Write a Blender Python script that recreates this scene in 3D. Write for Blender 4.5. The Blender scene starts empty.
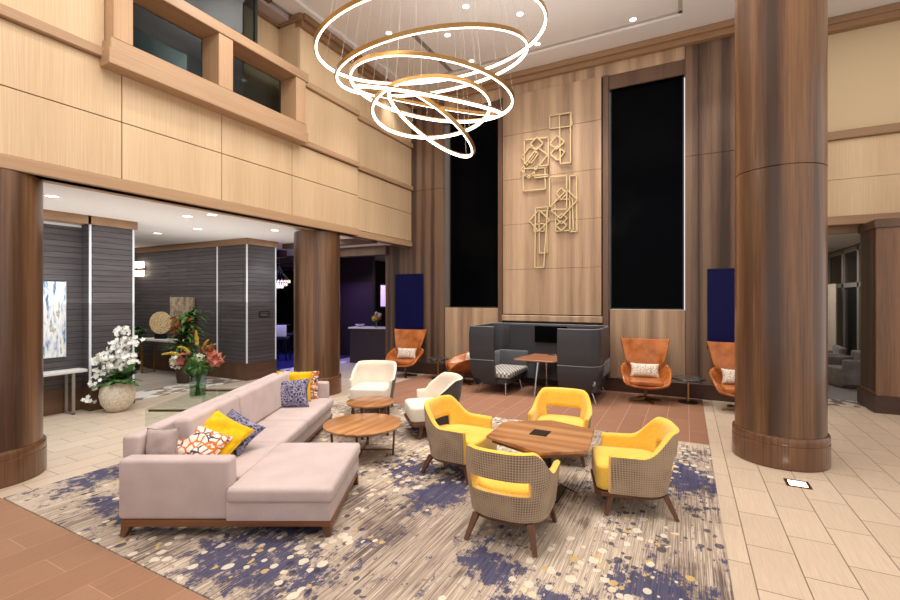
import bpy, bmesh, math, random
from mathutils import Vector, Matrix, Euler
random.seed(7)
PI = math.pi
YAW = math.radians(27.7)
S, Cc = math.sin(YAW), math.cos(YAW)
COL = bpy.context.scene.collection

def cf(X, Z):                      # plan point given as metres right of / ahead of the viewpoint
    return (-S*Z + Cc*X, Cc*Z + S*X)

# ------------------------------------------------------------------ helpers
def lin(c):
    return tuple(((v/255)/12.92 if v/255 <= .04045 else ((v/255+.055)/1.055)**2.4) for v in c) + (1,)

def bm_merge(bm, t):
    me = bpy.data.meshes.new('tmp'); t.to_mesh(me); t.free(); bm.from_mesh(me); bpy.data.meshes.remove(me)

def box(bm, x0, x1, y0, y1, z0, z1, bev=0, seg=2, rot=None, at=None):
    t = bmesh.new(); bmesh.ops.create_cube(t, size=1)
    sx, sy, sz = abs(x1-x0), abs(y1-y0), abs(z1-z0)
    bmesh.ops.scale(t, vec=(sx, sy, sz), verts=t.verts)
    if bev:
        bev = min(bev, .49*min(sx, sy, sz))
        bmesh.ops.bevel(t, geom=t.edges[:], offset=bev, segments=seg, profile=.5, affect='EDGES')
    c = Vector(((x0+x1)/2, (y0+y1)/2, (z0+z1)/2))
    if rot: bmesh.ops.transform(t, matrix=Euler(rot).to_matrix().to_4x4(), verts=t.verts)
    bmesh.ops.translate(t, vec=c, verts=t.verts)
    bm_merge(bm, t)
    return bm

def cyl(bm, p0, p1, r0, r1=None, seg=16, caps=True):
    if r1 is None: r1 = r0
    p0, p1 = Vector(p0), Vector(p1); d = p1-p0
    t = bmesh.new()
    bmesh.ops.create_cone(t, cap_ends=caps, segments=seg, radius1=r0, radius2=r1, depth=d.length)
    q = Vector((0, 0, 1)).rotation_difference(d.normalized()).to_matrix().to_4x4()
    bmesh.ops.transform(t, matrix=Matrix.Translation((p0+p1)/2) @ q, verts=t.verts)
    bm_merge(bm, t)
    return bm

def bar(bm, p0, p1, w0, w1, ang=0):           # square tapered bar
    p0, p1 = Vector(p0), Vector(p1); d = p1-p0
    t = bmesh.new()
    bmesh.ops.create_cone(t, cap_ends=True, segments=4, radius1=w0*.707, radius2=w1*.707, depth=d.length)
    bmesh.ops.rotate(t, cent=(0, 0, 0), matrix=Matrix.Rotation(PI/4+ang, 3, 'Z'), verts=t.verts)
    q = Vector((0, 0, 1)).rotation_difference(d.normalized()).to_matrix().to_4x4()
    bmesh.ops.transform(t, matrix=Matrix.Translation((p0+p1)/2) @ q, verts=t.verts)
    bm_merge(bm, t)
    return bm

def lathe(bm, prof, seg=48, c=(0, 0)):
    rings = []
    for r, z in prof:
        if r < 1e-5: rings.append([bm.verts.new((c[0], c[1], z))])
        else: rings.append([bm.verts.new((c[0]+r*math.cos(2*PI*i/seg), c[1]+r*math.sin(2*PI*i/seg), z)) for i in range(seg)])
    for a, b in zip(rings, rings[1:]):
        for i in range(seg):
            j = (i+1) % seg
            if len(a) == 1 and len(b) > 1: bm.faces.new((a[0], b[i], b[j]))
            elif len(b) == 1 and len(a) > 1: bm.faces.new((a[i], a[j], b[0]))
            elif len(a) > 1: bm.faces.new((a[i], a[j], b[j], b[i]))
    return bm

def tube(bm, pts, r, seg=8, closed=False):
    pts = [Vector(p) for p in pts]; n = len(pts); rings = []
    rr = r if isinstance(r, (list, tuple)) else [r]*n
    up = Vector((0, 0, 1))
    for i, p in enumerate(pts):
        a = pts[(i-1) % n] if (closed or i > 0) else p
        b = pts[(i+1) % n] if (closed or i < n-1) else p
        t = (b-a).normalized()
        u = t.cross(up)
        if u.length < .05: u = t.cross(Vector((1, 0, 0)))
        u.normalize(); v = t.cross(u).normalized()
        rings.append([bm.verts.new(p+u*rr[i]*math.cos(2*PI*k/seg)+v*rr[i]*math.sin(2*PI*k/seg)) for k in range(seg)])
    m = n if closed else n-1
    for i in range(m):
        a, b = rings[i], rings[(i+1) % n]
        for k in range(seg):
            bm.faces.new((a[k], a[(k+1) % seg], b[(k+1) % seg], b[k]))
    if not closed:
        bm.faces.new(rings[0][::-1]); bm.faces.new(rings[-1])
    return bm

def prism(bm, poly, z0, z1, bev=0, seg=2):
    t = bmesh.new()
    vs = [t.verts.new((x, y, z0)) for x, y in poly]
    f = t.faces.new(vs)
    r = bmesh.ops.extrude_face_region(t, geom=[f])
    bmesh.ops.translate(t, vec=(0, 0, z1-z0), verts=[v for v in r['geom'] if isinstance(v, bmesh.types.BMVert)])
    bmesh.ops.recalc_face_normals(t, faces=t.faces)
    if bev:
        ed = [e for e in t.edges if abs(e.verts[0].co.z-e.verts[1].co.z) < 1e-6]
        bmesh.ops.bevel(t, geom=ed, offset=bev, segments=seg, profile=.5, affect='EDGES')
    bm_merge(bm, t)
    return bm

def grid(bm, f, nu, nv, skip=None):
    V = [[bm.verts.new(f(i/nu, j/nv)) for j in range(nv+1)] for i in range(nu+1)]
    for i in range(nu):
        for j in range(nv):
            if skip and skip(i, j): continue
            bm.faces.new((V[i][j], V[i+1][j], V[i+1][j+1], V[i][j+1]))
    return V

def obj(name, bm, m, parent=None, smooth=True, sub=0, solid=0, ang=40):
    bmesh.ops.recalc_face_normals(bm, faces=bm.faces)
    me = bpy.data.meshes.new(name); bm.to_mesh(me); bm.free()
    o = bpy.data.objects.new(name, me); COL.objects.link(o)
    for mm in (m if isinstance(m, (list, tuple)) else [m]): me.materials.append(mm)
    if smooth:
        me.polygons.foreach_set('use_smooth', [True]*len(me.polygons))
        if ang < 180: me.set_sharp_from_angle(angle=math.radians(ang))
    if solid:
        md = o.modifiers.new('s', 'SOLIDIFY'); md.thickness = solid; md.offset = 0
    if sub:
        md = o.modifiers.new('sub', 'SUBSURF'); md.levels = sub; md.render_levels = sub
    if parent: o.parent = parent
    return o

def thing(name, label, cat, loc=(0, 0, 0), rotz=0, group=None, rot=None):
    o = bpy.data.objects.new(name, None); COL.objects.link(o)
    o.location = loc; o.rotation_euler = rot if rot else (0, 0, rotz)
    o['label'] = label; o['category'] = cat
    if group: o['group'] = group
    o.empty_display_size = .1
    return o

def tag(o, label, cat, group=None):
    o['label'] = label; o['category'] = cat
    if group: o['group'] = group
    return o

def struct(name, bm, m, parent=None, smooth=False, ang=30):
    o = obj(name, bm, m, parent, smooth=smooth, ang=ang)
    o['kind'] = 'structure'
    return o

def dup(root, loc, rotz, label, group=None):
    r = root.copy(); COL.objects.link(r); r.location = loc; r.rotation_euler = (0, 0, rotz)
    r['label'] = label
    if group: r['group'] = group
    for ch in list(root.children):
        c = ch.copy(); COL.objects.link(c); c.parent = r
        for g in list(ch.children):
            d = g.copy(); COL.objects.link(d); d.parent = c
    return r

# ------------------------------------------------------------------ materials
def newmat(name):
    m = bpy.data.materials.new(name); m.use_nodes = True
    nt = m.node_tree; b = nt.nodes['Principled BSDF']
    return m, nt, b

def N(nt, typ, **kw):
    n = nt.nodes.new(typ)
    for k, v in kw.items():
        if hasattr(n, k): setattr(n, k, v)
    return n

def coords(nt, scale=(1, 1, 1), rot=(0, 0, 0), loc=(0, 0, 0), space='Object'):
    tc = N(nt, 'ShaderNodeTexCoord'); mp = N(nt, 'ShaderNodeMapping')
    mp.inputs['Scale'].default_value = scale; mp.inputs['Rotation'].default_value = rot
    mp.inputs['Location'].default_value = loc
    nt.links.new(tc.outputs[space], mp.inputs['Vector'])
    return mp.outputs['Vector']

def noise(nt, vec, scale=5, detail=2, rough=.5):
    n = N(nt, 'ShaderNodeTexNoise'); n.inputs['Scale'].default_value = scale
    n.inputs['Detail'].default_value = detail; n.inputs['Roughness'].default_value = rough
    nt.links.new(vec, n.inputs['Vector']); return n.outputs['Fac']

def ramp(nt, fac, stops, interp='LINEAR'):
    r = N(nt, 'ShaderNodeValToRGB'); cr = r.color_ramp; cr.interpolation = interp
    while len(cr.elements) < len(stops): cr.elements.new(.5)
    for e, (p, c) in zip(cr.elements, stops):
        e.position = p; e.color = c if len(c) == 4 else lin(c)
    nt.links.new(fac, r.inputs['Fac']); return r.outputs['Color']

def mix(nt, fac, a, b, mode='MIX'):
    n = N(nt, 'ShaderNodeMix'); n.data_type = 'RGBA'; n.blend_type = mode
    for sock, v in ((n.inputs[0], fac), (n.inputs[6], a), (n.inputs[7], b)):
        if hasattr(v, 'links'): nt.links.new(v, sock)
        else: sock.default_value = v
    return n.outputs[2]

def mth(nt, op, a, b=0.0, c=None):
    n = N(nt, 'ShaderNodeMath'); n.operation = op
    for i, v in enumerate((a, b) if c is None else (a, b, c)):
        if hasattr(v, 'links'): nt.links.new(v, n.inputs[i])
        else: n.inputs[i].default_value = v
    return n.outputs[0]

def bump(nt, b, h, strength=.3, dist=.01):
    n = N(nt, 'ShaderNodeBump'); n.inputs['Strength'].default_value = strength
    n.inputs['Distance'].default_value = dist
    nt.links.new(h, n.inputs['Height']); nt.links.new(n.outputs[0], b.inputs['Normal'])

def plain(name, c, rough=.5, metal=0, spec=.5, coat=0):
    m, nt, b = newmat(name)
    b.inputs['Base Color'].default_value = lin(c); b.inputs['Roughness'].default_value = rough
    b.inputs['Metallic'].default_value = metal; b.inputs['Specular IOR Level'].default_value = spec
    b.inputs['Coat Weight'].default_value = coat
    return m

def emis(name, c, s):
    m, nt, b = newmat(name)
    b.inputs['Base Color'].default_value = lin(c)
    b.inputs['Emission Color'].default_value = lin(c); b.inputs['Emission Strength'].default_value = s
    return m

def wood(name, c1, c2, axis='z', fine=55, band=5, rough=.4, coat=0, bandmix=.5, c3=None):
    m, nt, b = newmat(name)
    def sc(a, l):
        v = [a, a, a]; v['xyz'.index(axis)] = l; return tuple(v)
    f1 = noise(nt, coords(nt, sc(fine, 1.2)), 1, 3, .6)
    f2 = noise(nt, coords(nt, sc(band, .1)), 1, .6, .4)
    f = mth(nt, 'ADD', mth(nt, 'MULTIPLY', f1, 1-bandmix), mth(nt, 'MULTIPLY', f2, bandmix))
    st = [(.36, c1), (.64, c2)] if c3 is None else [(.37, c1), (.5, c2), (.63, c3)]
    col = ramp(nt, f, st)
    nt.links.new(col, b.inputs['Base Color'])
    b.inputs['Roughness'].default_value = rough; b.inputs['Coat Weight'].default_value = coat
    b.inputs['Coat Roughness'].default_value = .15
    return m

def fabric(name, c, c2=None, rough=.9, sc=180, bs=.25, sheen=.2):
    m, nt, b = newmat(name)
    c2 = c2 or tuple(int(v*.86) for v in c)
    v = coords(nt)
    f = noise(nt, v, sc, 2); g = noise(nt, v, 4, 2)
    col = ramp(nt, mth(nt, 'ADD', mth(nt, 'MULTIPLY', f, .5), mth(nt, 'MULTIPLY', g, .5)), [(.38, c2), (.6, c)])
    nt.links.new(col, b.inputs['Base Color']); b.inputs['Roughness'].default_value = rough
    b.inputs['Sheen Weight'].default_value = sheen; b.inputs['Specular IOR Level'].default_value = .2
    bump(nt, b, f, bs, .002)
    return m

def glassmat(name, tint=(235, 245, 242), rough=0, refl=.12):
    m, nt, b = newmat(name)
    nt.nodes.remove(b)
    tr = N(nt, 'ShaderNodeBsdfTransparent'); tr.inputs[0].default_value = lin(tint)
    gl = N(nt, 'ShaderNodeBsdfGlossy'); gl.inputs['Roughness'].default_value = rough+.02
    lw = N(nt, 'ShaderNodeLayerWeight'); lw.inputs[0].default_value = .35
    mx = N(nt, 'ShaderNodeMixShader')
    fac = mth(nt, 'ADD', mth(nt, 'MULTIPLY', lw.outputs['Facing'], refl*1.2), refl*.2)
    nt.links.new(fac, mx.inputs[0]); nt.links.new(tr.outputs[0], mx.inputs[1]); nt.links.new(gl.outputs[0], mx.inputs[2])
    nt.links.new(mx.outputs[0], nt.nodes['Material Output'].inputs[0])
    return m

M = {}
M['maple'] = wood('light_maple', (200, 171, 134), (217, 190, 154), 'z', 70, 3, .45, 0, .35)
M['maple_trim'] = wood('maple_trim', (170, 136, 104), (190, 157, 124), 'y', 60, 4, .4)
M['maple_trim_x'] = wood('maple_trim_x', (140, 108, 80), (166, 132, 100), 'x', 60, 4, .4)
M['maple_trim_z'] = wood('maple_trim_z', (178, 142, 108), (198, 162, 126), 'z', 60, 4, .4)
M['back_light'] = wood('striped_light_walnut', (138, 111, 88), (164, 135, 108), 'z', 60, 5.5, .42, 0, .66, (186, 157, 128))  # veneer stripes; their light and dark also paint in the downlights' gloss
M['back_dark'] = wood('striped_dark_walnut', (58, 44, 36), (84, 64, 52), 'z', 40, 7, .38, .1, .75, (116, 91, 73))
M['back_frame'] = wood('walnut_frame', (78, 57, 44), (104, 78, 60), 'z', 40, 6, .4)
M['column'] = wood('column_walnut', (62, 42, 29), (94, 65, 44), 'z', 45, 5, .3, .3, .76, (132, 95, 64))
M['column_base'] = wood('column_base_bronze', (88, 58, 38), (120, 82, 54), 'z', 50, 4, .25, .3, .4)
M['dark_base'] = wood('dark_baseboard', (54, 34, 26), (76, 50, 38), 'x', 50, 4, .4)
M['crown'] = wood('crown_wood', (126, 96, 70), (150, 116, 84), 'x', 50, 4, .45)
M['plaster'] = plain('white_ceiling', (230, 226, 223), .9)
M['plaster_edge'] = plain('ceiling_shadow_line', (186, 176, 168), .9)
M['beige_wall'] = plain('beige_plaster', (206, 184, 150), .9)
M['black_glass'] = plain('black_window', (3, 4, 6), .12, 0, .03)
M['black'] = plain('black_matte', (12, 12, 14), .5)
M['navy'] = emis('navy_screen', (5, 8, 58), .25)
M['navy'].node_tree.nodes['Principled BSDF'].inputs['Base Color'].default_value = lin((8, 10, 50))
M['navy'].node_tree.nodes['Principled BSDF'].inputs['Specular IOR Level'].default_value = .2
M['brass'] = plain('brushed_brass', (176, 136, 84), .35, .8)
M['brass_dark'] = plain('bronze_metal', (120, 88, 60), .3, .9)
M['gold_paint'] = plain('pale_gold_metal', (206, 184, 140), .45, .2)
M['chrome'] = plain('chrome', (205, 205, 208), .15, 1)
M['led'] = emis('led_strip', (255, 244, 228), 6)
M['lamp'] = emis('downlight_lens', (255, 246, 232), 4)
M['silver_trim_glow'] = emis('silver_edge_trim_glow', (205, 205, 208), .22)  # edge metal given a faint emission to stand for its bright gleam
M['wire'] = plain('steel_wire', (190, 186, 182), .35, .6)

# slate cladding: thin horizontal courses
def slate(name, c1, c2, c3):
    m, nt, b = newmat(name)
    tc = N(nt, 'ShaderNodeTexCoord'); sp = N(nt, 'ShaderNodeSeparateXYZ'); cb = N(nt, 'ShaderNodeCombineXYZ')
    nt.links.new(tc.outputs['Object'], sp.inputs[0])
    nt.links.new(mth(nt, 'ADD', sp.outputs[0], sp.outputs[1]), cb.inputs[0]); nt.links.new(sp.outputs[2], cb.inputs[1])
    br = N(nt, 'ShaderNodeTexBrick'); br.offset = .37
    br.inputs['Scale'].default_value = 1; br.inputs['Brick Width'].default_value = 2.2; br.inputs['Row Height'].default_value = .1
    br.inputs['Mortar Size'].default_value = .006; br.inputs['Mortar Smooth'].default_value = .3; br.inputs['Bias'].default_value = 0
    br.inputs['Color1'].default_value = lin(c1); br.inputs['Color2'].default_value = lin(c2); br.inputs['Mortar'].default_value = lin(c3)
    nt.links.new(cb.outputs[0], br.inputs['Vector'])
    st = ramp(nt, noise(nt, coords(nt, (2, 2, 60)), 1, 3), [(.3, (.62, .62, .62, 1)), (.7, (1.05, 1.05, 1.05, 1))])
    nt.links.new(mix(nt, 1.0, br.outputs['Color'], st, 'MULTIPLY'), b.inputs['Base Color'])
    b.inputs['Roughness'].default_value = .55
    bump(nt, b, br.outputs['Fac'], -.5, .01)
    return m
M['slate'] = slate('dark_slate_courses', (82, 76, 77), (94, 88, 88), (34, 30, 31))

def tilefloor(name, w, l, c1, c2, mortar, ms=.005, fine=(90, 3, 1), rough=.35, dark=.85, loc=(0, 0, 0), off=.5):
    m, nt, b = newmat(name)
    tc = N(nt, 'ShaderNodeTexCoord'); sp = N(nt, 'ShaderNodeSeparateXYZ'); cb = N(nt, 'ShaderNodeCombineXYZ')
    nt.links.new(tc.outputs['Object'], sp.inputs[0])
    nt.links.new(mth(nt, 'ADD', sp.outputs[1], 100+loc[1]), cb.inputs[0]); nt.links.new(mth(nt, 'ADD', sp.outputs[0], 100+loc[0]), cb.inputs[1])
    br = N(nt, 'ShaderNodeTexBrick'); br.offset = off
    br.inputs['Scale'].default_value = 1; br.inputs['Brick Width'].default_value = l; br.inputs['Row Height'].default_value = w
    br.inputs['Mortar Size'].default_value = ms; br.inputs['Mortar Smooth'].default_value = .1; br.inputs['Bias'].default_value = 0
    br.inputs['Color1'].default_value = lin(c1); br.inputs['Color2'].default_value = lin(c2); br.inputs['Mortar'].default_value = lin(mortar)
    nt.links.new(cb.outputs[0], br.inputs['Vector'])
    st = ramp(nt, noise(nt, coords(nt, fine), 1, 3, .7), [(.3, (dark, dark, dark, 1)), (.7, (1.04, 1.04, 1.04, 1))])
    nt.links.new(mix(nt, 1.0, br.outputs['Color'], st, 'MULTIPLY'), b.inputs['Base Color'])
    b.inputs['Roughness'].default_value = rough
    return m
M['tile'] = tilefloor('beige_stone_tile', .32, .635, (206, 185, 162), (214, 193, 170), (130, 110, 94), .0045, loc=(.05, .1))
M['brown_carpet'] = tilefloor('brown_plank_carpet', .32, 1.27, (146, 104, 80), (154, 110, 86), (200, 166, 140), .0028, (8, 90, 1), .8, .86, loc=(.12, .3))
M['brown_carpet2'] = tilefloor('brown_plank_carpet_front', .32, 1.27, (154, 115, 89), (162, 123, 97), (196, 150, 120), .0022, (90, 4, 1), .75, .86)
M['greige_carpet'] = tilefloor('greige_hall_carpet', .5, .9, (166, 154, 142), (176, 164, 152), (140, 128, 116), .006, (40, 40, 1), .9, .85)
M['grey_carpet'] = plain('grey_carpet', (136, 130, 128), .95)

def mosaic(name, ca, cb_, sc=7):
    m, nt, b = newmat(name)
    v = coords(nt, (sc*1.6, sc, sc), (0, 0, .5))
    vo = N(nt, 'ShaderNodeTexVoronoi'); vo.inputs['Scale'].default_value = 1; nt.links.new(v, vo.inputs['Vector'])
    sp = N(nt, 'ShaderNodeSeparateColor'); nt.links.new(vo.outputs['Color'], sp.inputs[0])
    nt.links.new(ramp(nt, sp.outputs[0], [(.0, cb_), (.42, ca)], 'CONSTANT'), b.inputs['Base Color'])
    b.inputs['Roughness'].default_value = .5
    return m
M['mosaic'] = mosaic('cream_mosaic', (232, 226, 214), (140, 120, 104), 6)

# patterned rug
def rugmat():
    m, nt, b = newmat('abstract_striated_rug')
    v = coords(nt)
    streak = noise(nt, coords(nt, (95, 1.3, 1)), 1, 3, .75)
    streak2 = noise(nt, coords(nt, (40, .9, 1), (0, 0, 0), (3, 7, 0)), 1, 3, .8)
    base = ramp(nt, streak, [(.34, (84, 70, 62)), (.45, (138, 120, 106)), (.53, (184, 166, 148)), (.64, (222, 208, 190))])
    big = noise(nt, coords(nt, (.9, .62, 1), (0, 0, 0), (4.2, 1.3, 0)), 1, 3, .55)
    warm = ramp(nt, big, [(.4, (150, 134, 122)), (.6, (226, 208, 186))])
    base = mix(nt, .35, base, warm)
    # brown worn patches
    nb = noise(nt, coords(nt, (1.5, 1.0, 1), (0, 0, 0), (9, 2, 0)), 1, 4, .6)
    mb = mth(nt, 'ADD', nb, mth(nt, 'MULTIPLY', mth(nt, 'SUBTRACT', streak2, .5), .75))
    base = mix(nt, ramp(nt, mb, [(.56, (0, 0, 0, 1)), (.66, (.8, .8, .8, 1))]), base, lin((84, 70, 68)))
    # navy patches at their places in the weave
    tc = N(nt, 'ShaderNodeTexCoord'); tot = None
    for (px, py, rx, ry) in ((-2.9, 2.35, 1.0, .5), (-4.6, 2.3, .8, .25), (-.75, 2.75, .6, .55), (-.15, 3.3, .45, .5), (-.05, 5.7, .45, 1.1), (-.55, 5.3, .5, .6), (-2.75, 4.5, .7, .6), (-2.2, 4.1, .4, .7), (-1.2, 3.1, .4, .3), (-5.8, 2.7, .5, .6), (-3.2, 2.9, .7, .3), (-3.6, 5.9, .5, .5)):
        mp = N(nt, 'ShaderNodeMapping'); mp.inputs['Location'].default_value = (-px/rx, -py/ry, 0); mp.inputs['Scale'].default_value = (1/rx, 1/ry, 0)
        nt.links.new(tc.outputs['Object'], mp.inputs['Vector'])
        ln = N(nt, 'ShaderNodeVectorMath'); ln.operation = 'LENGTH'; nt.links.new(mp.outputs[0], ln.inputs[0])
        g = mth(nt, 'MAXIMUM', mth(nt, 'SUBTRACT', 1.0, ln.outputs['Value']), 0.0)
        tot = g if tot is None else mth(nt, 'MAXIMUM', tot, g)
    nn = noise(nt, coords(nt, (2.2, 1.8, 1), (0, 0, 0), (5.6, 8.5, 0)), 1, 4, .6)
    mn = mth(nt, 'ADD', mth(nt, 'MULTIPLY', tot, .52), mth(nt, 'ADD', nn, mth(nt, 'ADD', mth(nt, 'MULTIPLY', mth(nt, 'SUBTRACT', streak, .5), 1.2), mth(nt, 'MULTIPLY', mth(nt, 'SUBTRACT', noise(nt, coords(nt, (10, 8, 1)), 1, 3, .7), .5), 1.4))))
    navy = ramp(nt, streak2, [(.35, (38, 40, 74)), (.65, (80, 80, 108))])
    base = mix(nt, ramp(nt, mn, [(.70, (0, 0, 0, 1)), (.76, (.92, .92, .92, 1))]), base, navy)
    # pebbly dots, clustered
    def dots(scale, loc, lo, hi, cola, radius, clsc, cth):
        nonlocal base
        vo = N(nt, 'ShaderNodeTexVoronoi'); vo.feature = 'F1'
        vo.inputs['Scale'].default_value = scale; vo.inputs['Randomness'].default_value = .75
        nt.links.new(coords(nt, (1, .8, 0), (0, 0, .2), loc), vo.inputs['Vector'])
        sp = N(nt, 'ShaderNodeSeparateColor'); nt.links.new(vo.outputs['Color'], sp.inputs[0])
        cl = noise(nt, coords(nt, (clsc, clsc*.8, 1), (0, 0, 0), (loc[0]*3, loc[1]*2, 0)), 1, 2)
        rad = mth(nt, 'MULTIPLY', mth(nt, 'ADD', sp.outputs[1], .55), radius)
        a = mth(nt, 'LESS_THAN', vo.outputs['Distance'], rad)
        k = mth(nt, 'MULTIPLY', a, mth(nt, 'GREATER_THAN', mth(nt, 'ADD', cl, mth(nt, 'MULTIPLY', sp.outputs[0], .35)), cth))
        base = mix(nt, mth(nt, 'MULTIPLY', k, .8), base, ramp(nt, sp.outputs[2], [(0, lo), (.5, hi)] if cola is None else [(0, lo), (.45, hi), (.75, cola)], 'CONSTANT'))
    dots(17, (1, 2, 0), (62, 56, 70), (90, 80, 78), None, .40, 1.0, .83)
    dots(15, (4, 1, 0), (220, 208, 188), (216, 200, 168), (200, 168, 104), .40, .9, .80)
    nt.links.new(base, b.inputs['Base Color']); b.inputs['Roughness'].default_value = .95
    b.inputs['Specular IOR Level'].default_value = .1
    return m
M['rug'] = rugmat()

# upholstery
M['mauve'] = fabric('mauve_grey_upholstery', (200, 182, 178), (187, 168, 164), .85, 160, .2)
M['mauve_pillow'] = fabric('mauve_pillow', (190, 169, 164))
M['yellow'] = fabric('yellow_velvet', (246, 202, 84), (236, 184, 62), .75, 60, .1, .4)
M['yellow_pillow'] = fabric('yellow_pillow', (238, 190, 14), (220, 166, 4), .8, 20, .5)
M['cream'] = fabric('cream_upholstery', (232, 220, 204), (220, 206, 188), .85, 120, .1)
M['charcoal_outer'] = fabric('charcoal_shell', (76, 68, 64), (64, 56, 54), .7)
M['charcoal'] = plain('charcoal_leather', (58, 58, 62), .42, 0, .4)
M['charcoal_in'] = plain('charcoal_felt', (50, 50, 54), .7)
M['leather'] = None
m, nt, b = newmat('cognac_leather')
f = noise(nt, coords(nt), 6, 3)
nt.links.new(ramp(nt, f, [(.3, (150, 82, 36)), (.7, (190, 112, 56))]), b.inputs['Base Color'])
b.inputs['Roughness'].default_value = .26; bump(nt, b, noise(nt, coords(nt), 25, 3), .15, .01)
M['leather'] = m

def weave():      # brown woven outer shell of the tub chairs
    m, nt, b = newmat('brown_woven_upholstery')
    v = coords(nt)
    tc = N(nt, 'ShaderNodeTexCoord'); sp = N(nt, 'ShaderNodeSeparateXYZ'); nt.links.new(tc.outputs['Object'], sp.inputs[0])
    an = mth(nt, 'ARCTAN2', sp.outputs[0], mth(nt, 'MULTIPLY', sp.outputs[1], -1.0))
    u = mth(nt, 'MULTIPLY', an, .36); z = sp.outputs[2]
    k = 2*PI/.042
    a = mth(nt, 'SINE', mth(nt, 'MULTIPLY', mth(nt, 'ADD', u, z), k)); c = mth(nt, 'SINE', mth(nt, 'MULTIPLY', mth(nt, 'SUBTRACT', u, z), k))
    p = mth(nt, 'MULTIPLY', a, c)
    nf = noise(nt, v, 5, 3)
    col = ramp(nt, mth(nt, 'ADD', mth(nt, 'MULTIPLY', p, .3), .5), [(.3, (116, 95, 78)), (.68, (184, 162, 138))])
    col = mix(nt, ramp(nt, nf, [(.4, (0, 0, 0, 1)), (.62, (.75, .75, .75, 1))]), col, lin((178, 156, 130)))
    nt.links.new(col, b.inputs['Base Color']); b.inputs['Roughness'].default_value = .8
    bump(nt, b, p, .3, .004)
    return m
M['weave'] = weave()
M['chair_wood'] = wood('chair_leg_walnut', (84, 50, 30), (112, 70, 44), 'z', 40, 5, .4)
M['table_wood'] = wood('walnut_tabletop', (148, 98, 58), (176, 122, 76), 'y', 30, 9, .3, .25, .6, (198, 144, 94))
M['table_wood_x'] = wood('walnut_tabletop_x', (128, 82, 50), (158, 106, 66), 'y', 28, 8, .3, .2, .6, (182, 128, 82))
M['pod_table'] = wood('reddish_tabletop', (132, 86, 60), (164, 112, 80), 'x', 28, 8, .35, .1)

def spotcloth(name, bg, stops, sc, distort=1.5, th=.5):
    m, nt, b = newmat(name)
    vo = N(nt, 'ShaderNodeTexVoronoi'); vo.feature = 'DISTANCE_TO_EDGE'; vo.inputs['Scale'].default_value = sc
    nz = N(nt, 'ShaderNodeTexNoise'); nz.inputs['Scale'].default_value = sc*.8
    v = coords(nt); nt.links.new(v, nz.inputs['Vector'])
    vv = N(nt, 'ShaderNodeVectorMath'); vv.operation = 'ADD'
    sc_ = N(nt, 'ShaderNodeVectorMath'); sc_.operation = 'SCALE'; sc_.inputs['Scale'].default_value = distort/sc
    nt.links.new(nz.outputs['Color'], sc_.inputs[0]); nt.links.new(v, vv.inputs[0]); nt.links.new(sc_.outputs[0], vv.inputs[1])
    nt.links.new(vv.outputs[0], vo.inputs['Vector'])
    k = ramp(nt, vo.outputs['Distance'], [(th*.14, (1, 1, 1, 1)), (th*.2, (0, 0, 0, 1))])
    c = ramp(nt, noise(nt, v, sc*.45, 1), stops, 'CONSTANT')
    nt.links.new(mix(nt, k, lin(bg), c), b.inputs['Base Color']); b.inputs['Roughness'].default_value = .85
    return m
M['multi_pillow'] = spotcloth('orange_navy_leaf_print', (236, 222, 208), [(0, (214, 112, 40)), (.46, (60, 66, 92)), (.54, (202, 110, 60))], 15, 1.0, .62)
M['navy_pillow'] = spotcloth('navy_lace_print', (58, 58, 94), [(0, (158, 150, 166)), (.5, (132, 126, 148))], 26, 1.5, .8)
M['white_pillow'] = spotcloth('white_print_pillow', (232, 222, 206), [(0, (176, 160, 144)), (.5, (206, 190, 170))], 22, 1, .6)

def checker():
    m, nt, b = newmat('grey_geometric_seat')
    ck = N(nt, 'ShaderNodeTexChecker'); ck.inputs['Scale'].default_value = 1
    ck.inputs['Color1'].default_value = lin((210, 204, 196)); ck.inputs['Color2'].default_value = lin((116, 112, 112))
    nt.links.new(coords(nt, (24, 14, 14), (0, 0, .0)), ck.inputs['Vector'])
    nz = ramp(nt, noise(nt, coords(nt), 30, 2), [(.4, (.7, .7, .7, 1)), (.6, (1, 1, 1, 1))])
    nt.links.new(mix(nt, 1.0, ck.outputs[0], nz, 'MULTIPLY'), b.inputs['Base Color']); b.inputs['Roughness'].default_value = .9
    return m
M['bench_fabric'] = checker()
M['marble_black'] = None
m, nt, b = newmat('black_marble')
nt.links.new(ramp(nt, noise(nt, coords(nt), 14, 5, .7), [(.5, (22, 22, 26)), (.66, (150, 150, 152))]), b.inputs['Base Color'])
b.inputs['Roughness'].default_value = .12
M['marble_black'] = m
M['white_stone'] = plain('white_stone_top', (214, 208, 200), .4)
M['pot'] = None
m, nt, b = newmat('crackled_white_pot')
vo = N(nt, 'ShaderNodeTexVoronoi'); vo.inputs['Scale'].default_value = 28; nt.links.new(coords(nt), vo.inputs['Vector'])
nt.links.new(ramp(nt, vo.outputs['Distance'], [(.2, (230, 218, 198)), (.8, (204, 188, 166))]), b.inputs['Base Color']); b.inputs['Roughness'].default_value = .5
M['pot'] = m
M['petal'] = plain('white_petals', (240, 238, 228), .6)
M['leaf'] = None
for nm, a_, b_ in (('leaf', (34, 74, 34), (92, 132, 60)), ('leaf_dark', (34, 74, 34), (104, 146, 70)), ('coral', (150, 76, 62), (204, 128, 100)), ('burgundy', (104, 46, 46), (156, 82, 72)), ('yellow_flower', (186, 158, 48), (220, 196, 90)), ('pale_flower', (200, 196, 170), (232, 228, 206))):
    m, nt, b = newmat(nm)
    nt.links.new(ramp(nt, noise(nt, coords(nt), 12, 2), [(.35, a_), (.65, b_)]), b.inputs['Base Color']); b.inputs['Roughness'].default_value = .5
    M[nm] = m
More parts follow.
